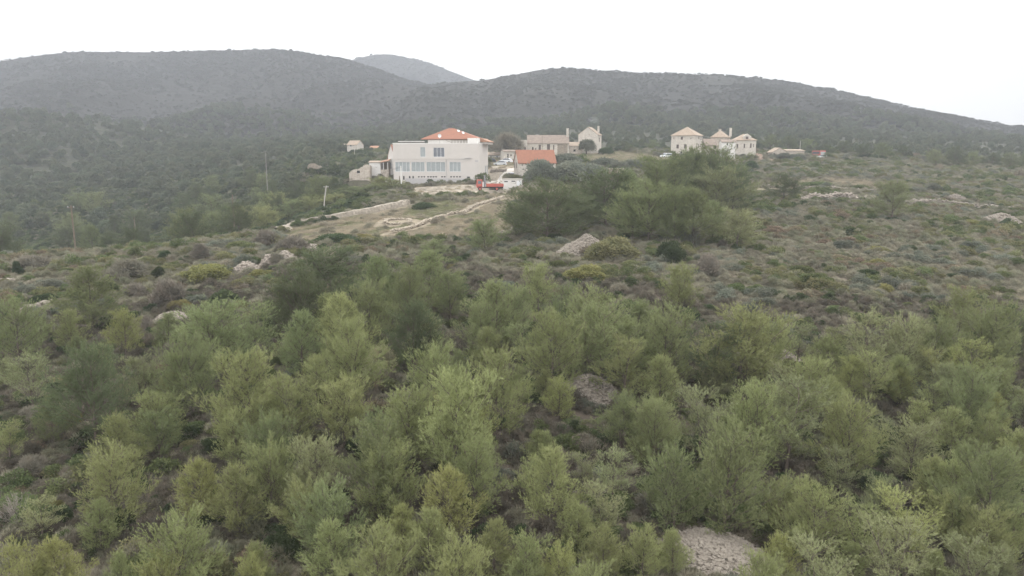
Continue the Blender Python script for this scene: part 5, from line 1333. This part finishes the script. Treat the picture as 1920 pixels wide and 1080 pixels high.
def shrubs():
    for t in KEY_SHRUBS: shrub_px(*t)
    # the great grey tree behind the cream building
    for (u, vb, w_, h, tone, form, lab) in [(949,292,62,46,B_,'twiggy0','large round grey brown tree behind the chapel'), (1099,290,36,33,E_,'dome0','round grey green olive tree in front of the gabled house')]:
        Y = 262 if u < 1000 else 268
        p = P(u, vb, Y); k = F / (Y * CP)
        r = empty('tree', (p.x, p.y, float(gz(p.x, p.y)))); tag(r, lab, 'tree')
        q = MB(); q.tube([(0, 0, -.5), (.1, 0, h / k * .35), (.0, .1, h / k * .7)], .32, .12, 8)
        for a in range(6): q.tube([(0, 0, h / k * .3), (math.cos(a) * w_ / k * .25, math.sin(a) * w_ / k * .25, h / k * .62)], .12, .04)
        q.build('trunk', M['bark'], r, True)
        for j in range(1):
            c = link('crown', ST[form], r); c.location = (0, 0, h / k * .16); c.scale = (w_ / k / 2.0, w_ / k / 2.0, h / k / 1.28)
            c.material_slots[0].link = 'OBJECT'; c.material_slots[0].material = SHRUB[tone]
    # scattered smaller shrubs, the largest of the many
    g = np.random.default_rng(33); n = 0; tries = 0
    while n < 118 and tries < 6000:
        tries += 1
        u = g.uniform(-30, 1950); v = g.uniform(330, 640)
        x, y, z = ray(u, v)
        r = int(region(np.array([x]), np.array([y]))[0])
        if r in (1, 2, 3) and g.random() < .9: continue
        if r == 4 and g.random() < .5: continue
        if r == 5: continue
        if any(math.hypot(x - p[0], y - p[1]) < p[2] + 2 for p in PADS): continue
        if min(math.hypot(x - q.x, y - q.y) for q in ROADPTS) < 3.5: continue
        wd = g.uniform(1.0, 2.3) * (1 + y / 300); tone = [D_, G_, G_, O_, O_, Y_, R_, B_, E_, E_][int(g.integers(0, 10))]
        form = ['twiggy0', 'twiggy1'][int(g.integers(0, 2))] if tone == B_ else ['dome0', 'dome1', 'dome2'][int(g.integers(0, 3))]
        add_shrub(x, y, z, wd, wd * g.uniform(.42, .68), tone, form); n += 1

# ------------------------------------------------------------------ ground cover and far woods
def cover():
    g = np.random.default_rng(50)
    kinds = {}
    def low(name, arrs, m): kinds[name] = [np_mesh(name, V, f, M[m] if isinstance(m, str) else m) for V, f in arrs]
    def mound(s): V, f = shrub_arrays(s, 8, .8, .6, 1000, .105, .9, .25, True); return V * .62, f
    low('heath', [tuft_arrays(100 + i, 520, .6, .48, .016, .75) for i in range(3)] + [mound(103 + i) for i in range(2)], 'heath')
    low('heathg', [tuft_arrays(110 + i, 520, .6, .45, .018, .75) for i in range(2)] + [mound(113 + i) for i in range(2)], 'heath_green')
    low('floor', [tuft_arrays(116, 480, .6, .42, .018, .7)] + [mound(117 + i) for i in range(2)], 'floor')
    low('grass', [tuft_arrays(120 + i, 220, .5, .34, .014, .5) for i in range(2)], 'grass')
    low('grassg', [tuft_arrays(125 + i, 220, .5, .26, .014, .5) for i in range(2)], 'grass_green')
    low('cush', [shrub_arrays(130 + i, 9, .8, .62, 1100, .11) for i in range(2)], SHRUB['mid green'])
    low('cusho', [shrub_arrays(133 + i, 9, .7, .66, 1100, .11) for i in range(2)], SHRUB['olive green'])
    low('cushr', [shrub_arrays(136 + i, 9, .7, .66, 1000, .11, .3, .2) for i in range(1)], SHRUB['rust brown'])
    low('cushd', [shrub_arrays(138 + i, 9, .8, .62, 1100, .11) for i in range(1)], SHRUB['dark green'])
    low('cushg', [shrub_arrays(139, 10, .8, .62, 1200, .10, .3, .15)], SHRUB['grey green'])
    # sample the visible sector, thinning with distance as each tuft grows
    N = 250000
    y = g.uniform(18, 330, N); t = g.uniform(-.80, .80, N); x = t * y
    keep = g.random(N) < np.clip(y / 170, .30, 1); x, y = x[keep], y[keep]
    z = gz(x, y); r = region(x, y)
    ok = np.ones(len(x), bool)
    for p in PADS: ok &= np.hypot(x - p[0], y - p[1]) > p[2] * .93
    rp = np.array([(q.x, q.y) for q in ROADPTS])
    for (fu, fv, fY, hw, fr) in ((918, 357, 186, 5.5, 13), (961, 354, 192, 4, 10), (675, 340, 211, 3.5, 12), (715, 335, 212, 5, 12), (820, 349, 203, 13, 5)):
        q_ = P(fu, fv, fY); ok &= (np.abs(x - q_.x) > hw) | (y > q_.y + 1) | (y < q_.y - fr)
    for a in WALLPTS: ok &= (np.abs(x - a[0]) > 1.6) | (y > a[1] + 1.2) | (y < a[1] - (1.6 if a[1] < 120 else 3.0))
    for a in rp: ok &= (np.abs(x - a[0]) > 2.2) | (np.abs(y - a[1]) > 2.2) | (np.hypot(x - a[0], y - a[1]) > 2.2)
    for h in HEAPS: ok &= np.hypot(x - h[0], y - h[1]) > 2.0
    x, y, z, r = x[ok], y[ok], z[ok], r[ok]
    q = g.random(len(x)); c1 = fbm(x / 9, y / 9, 3, 61); c2 = fbm(x / 5, y / 5, 3, 67)
    sc = (0.62 + 0.0042 * y) * (g.uniform(.62, 1.1, len(x)) + .75 * g.random(len(x)) ** 4)
    pts = np.stack([x, y, z - .04], -1)
    K = np.full(len(x), '', dtype=object)
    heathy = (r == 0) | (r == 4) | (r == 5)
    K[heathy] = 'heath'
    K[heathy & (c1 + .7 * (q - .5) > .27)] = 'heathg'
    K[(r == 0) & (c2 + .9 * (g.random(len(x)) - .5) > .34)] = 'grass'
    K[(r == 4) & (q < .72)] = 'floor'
    K[r == 1] = 'grass'; K[(r == 1) & (c1 > .12)] = 'grassg'; K[(r == 1) & (q > .96)] = 'heath'
    K[r == 3] = 'grassg'; K[(r == 3) & (q < .4)] = 'grass'
    K[(r == 2)] = np.where(q[r == 2] > .9, 'grass', '')
    # cushions standing among the heath
    m = heathy & (g.random(len(x)) < np.where(r == 5, .5, np.where(r == 4, .22, .25)))
    xc, yc, rc, qc, a1, a2 = x[m], y[m], r[m], g.random(m.sum()), c1[m], c2[m]
    KC = np.full(len(xc), '', dtype=object)
    KC[a2 + .8 * (qc - .5) > .22] = 'cusho'
    KC[a2 - .8 * (qc - .5) > .30] = 'cush'
    KC[a1 - .9 * (qc - .5) > .66] = 'cushr'
    KC[a1 + .9 * a2 - .5 * (qc - .5) < -.45] = 'cushg'
    KC[qc > np.where(rc == 4, .75, .975)] = 'cushd'
    KC[(rc == 5) & (qc < .7)] = 'cushd'; KC[(rc == 5) & (qc > .7)] = 'cush'
    pts = np.concatenate([pts, pts[m]]); K = np.concatenate([K, KC]); sc = np.concatenate([sc, sc[m] * g.uniform(.8, 1.25, len(xc))])
    sc = np.where(np.char.startswith(K.astype(str), 'cush'), sc * .78, sc)
    def put(name, label, cat, ks, seed):
        ms, pp, ss, ii = [], [], [], []
        for k in ks:
            sel = np.nonzero(K == k)[0]
            pp.append(pts[sel]); ss.append(sc[sel]); ii.append(len(ms) + g.integers(0, len(kinds[k]), len(sel))); ms += kinds[k]
        scatter(name, label, cat, ms, np.concatenate(pp), np.concatenate(ss), np.concatenate(ii), seed)
    put('heath', 'grey brown heath covering the open hillside', 'heath', ['heath', 'heathg', 'floor'], 1)
    put('low_scrub', 'low cushions of green olive and rust scrub between the heath', 'scrub', ['cush', 'cusho', 'cushr', 'cushd', 'cushg'], 2)
    put('dry_grass', 'dry straw and green grass of the fields and yards', 'grass', ['grass', 'grassg'], 3)
    # far woods and scrub
    treeV = [shrub_arrays(150 + i, 16, 1.5, .62, 1500, .17, .5, .12) for i in range(4)]
    tm = [np_mesh('far_tree', V, f, M['wood_far']) for V, f in treeV]
    sv = [shrub_arrays(160 + i, 8, .8, .66, 320, .26, .3, .12) for i in range(3)]
    sm = [np_mesh('far_shrub', V, f, M['scrub_far']) for V, f in sv]
    pw = hill_points('spur', 3600, 5, 1.25)
    scatter('far_wood', 'dark pine wood covering the spur at the left', 'wood', tm, pw, rng.uniform(1.5, 3.2, len(pw)), None, 6, .06)
    # valley floor and the slope behind the village
    n = 6200
    yy = np.sqrt(g.uniform(230 ** 2, 540 ** 2, n)); uu = g.uniform(-120, 2040, n); xx = (uu - 960) / F * yy
    zz = gz(xx, yy)
    keep = ~((uu > 700) & (yy < 300)) & ~((uu > 1380) & (yy < 345) & (g.random(n) < .6))
    for p in PADS: keep &= np.hypot(xx - p[0], yy - p[1]) > p[2] * 1.05 + 1.5
    u2, vb, _ = proj(xx, yy, zz)
    clear = (fbm(xx / 30, yy / 30, 3, 81) > .25) & (uu > 380)
    keep &= ~(clear & (g.random(n) < .35))
    p2 = np.stack([xx, yy, zz], -1)[keep]
    sc2 = g.uniform(.9, 2.6, len(p2)) * np.where(p2[:, 0] < -70, 1.25, .85)
    scatter('valley_wood', 'mixed pine and oak wood filling the valley and the slope behind the houses', 'wood', tm, p2, sc2, None, 7, .06)
    pts_, sc_ = [], []
    for key, nn, lo, hi in (('left', 20000, 1.0, 3.0), ('right', 18000, 0.9, 2.8), ('far', 5000, 2.2, 5.0)):
        d = lambda p: np.clip(.55 + 1.2 * fbm(p[:, 0] / 70, p[:, 1] / 110, 3, 91), .08, 1)
        p = hill_points(key, nn, 8, 1.02, d); pts_.append(p); sc_.append(rng.uniform(lo, hi, len(p)) * (0.7 + .6 * rng.random(len(p)) ** 3))
    scatter('hill_scrub', 'low dark scrub dotted over the far hills', 'scrub', sm, np.concatenate(pts_), np.concatenate(sc_), None, 9, .05, .8)
    # woods at the foot of the two nearer hills
    pts_, sc_ = [], []
    for key, nn in (('left', 2600), ('right', 2600)):
        X, Y, Z = HILLS[key]
        p = hill_points(key, nn, 18, .34, lambda p: np.clip(.5 + 1.3 * fbm(p[:, 0] / 60, p[:, 1] / 60, 3, 95), .05, 1)); pts_.append(p); sc_.append(rng.uniform(1.6, 3.4, len(p)))
    scatter('hill_wood', 'darker wood along the foot of the far hills', 'wood', tm, np.concatenate(pts_), np.concatenate(sc_), None, 10, .05)

# ------------------------------------------------------------------ labels that single each plant out
ORD = ['nearest', 'second nearest', 'third nearest', 'fourth nearest', 'fifth nearest', 'sixth nearest', 'seventh nearest', 'eighth nearest', 'ninth nearest', 'tenth nearest', 'eleventh nearest', 'twelfth nearest', '13th nearest', '14th nearest', '15th nearest', '16th nearest', '17th nearest', '18th nearest', '19th nearest', '20th nearest'] + ['%dth nearest' % i for i in range(21, 60)]
MARKS = [('the loose stone fan', 1352, 1030), ('the central stone heap', 1098, 715), ('the long pale mound', 1085, 455), ('the straw coloured bush', 712, 680), ('the left scree', 322, 595),
         ('the tall wooden pole', 142, 430), ('the valley pole', 254, 430), ('the leaning pole', 610, 375), ('the tall slim pole', 501, 315), ('the cream building', 820, 310), ('the chapel', 1000, 305), ('the field hut', 1140, 325),
         ('the tall square house', 1288, 270), ('the dormer house', 1398, 275), ('the red bus', 1534, 288), ('the dark twin cypress', 1470, 355), ('the lone airy pine', 1671, 380), ('the lone right pole', 1737, 295), ('the tan earth mound', 1877, 410),
         ('the rubble pen', 745, 415), ('the rock outcrops', 505, 488), ('the reddish heap', 1463, 672), ('the big dark juniper', 1259, 465),
         ('the bottom left corner', 0, 1080), ('the bottom right corner', 1920, 1080), ('the bottom edge centre', 960, 1080), ('the right edge centre', 1920, 640), ('the left edge centre', 0, 700), ('the rusty twigs', 525, 660)]
def name_plants(items, word):
    from collections import defaultdict
    cells = defaultdict(list)
    for o, look, u, v, d in items:
        best = min(range(len(MARKS)), key=lambda i: (MARKS[i][1] - u) ** 2 + 1.6 * (MARKS[i][2] - v) ** 2)
        mu, mv = MARKS[best][1:]
        dx, dy = u - mu, v - mv
        if abs(dx) > abs(dy): s = 'right of' if dx > 0 else 'left of'
        else: s = 'below' if dy > 0 else 'above'
        cells[(best, s)].append((math.hypot(dx, dy), o, look))
    for (b, s), L in cells.items():
        L.sort(key=lambda q: q[0])
        for i, (_, o, look) in enumerate(L):
            o['label'] = '%s, %s %s %s' % (look, ORD[i], s, MARKS[b][0]) if len(L) > 1 else '%s, the only one just %s %s' % (look, s, MARKS[b][0])

# ------------------------------------------------------------------ build the place
build_ground()
for _h in build_hills: hill(_h[0], _h[1], _h[2], _h[3], _h[4], _h[5], _h[6], seed=len(_h[0]))
ROADPTS = []
for _pix in ([(522,429.5),(560,419.5),(600,411.5),(645,402.5),(700,392),(762,379.5),(830,368),(885,361),(935,357),(968,354)], [(915,349),(930,341),(944,331),(957,321),(966,315.5)], [(1130,301),(1185,299),(1225,298),(1252,298),(1300,299),(1345,301)]):
    _q = [Vector(ray(*p)[:2]) for p in _pix]
    for _a, _b in zip(_q[:-1], _q[1:]): ROADPTS += [_a.lerp(_b, i / 6) for i in range(6)]
site()
make_pine_kinds(); make_shrub_kinds()
pines(); shrubs(); cover()
name_plants(PINES, 'pine'); name_plants(SHRUBS, 'shrub')
# ------------------------------------------------------------------ the hazy air
def build_haze():
    mb = MB(); mb.box(-2050, 2050, -170, 2560, -18, 312)
    m = bpy.data.materials.new('hazy_air'); m.use_nodes = True
    t = m.node_tree; t.nodes.clear()
    o = t.nodes.new('ShaderNodeOutputMaterial'); v = t.nodes.new('ShaderNodeVolumePrincipled')
    v.inputs['Color'].default_value = (0.365, 0.383, 0.413, 1); v.inputs['Density'].default_value = HAZE
    v.inputs['Anisotropy'].default_value = 0.1
    t.links.new(v.outputs['Volume'], o.inputs['Volume'])
    ob = mb.build('haze', m)
    tag(ob, 'thin grey haze hanging over the whole valley', 'haze', kind='stuff')
HAZE = 0.00068
build_haze()
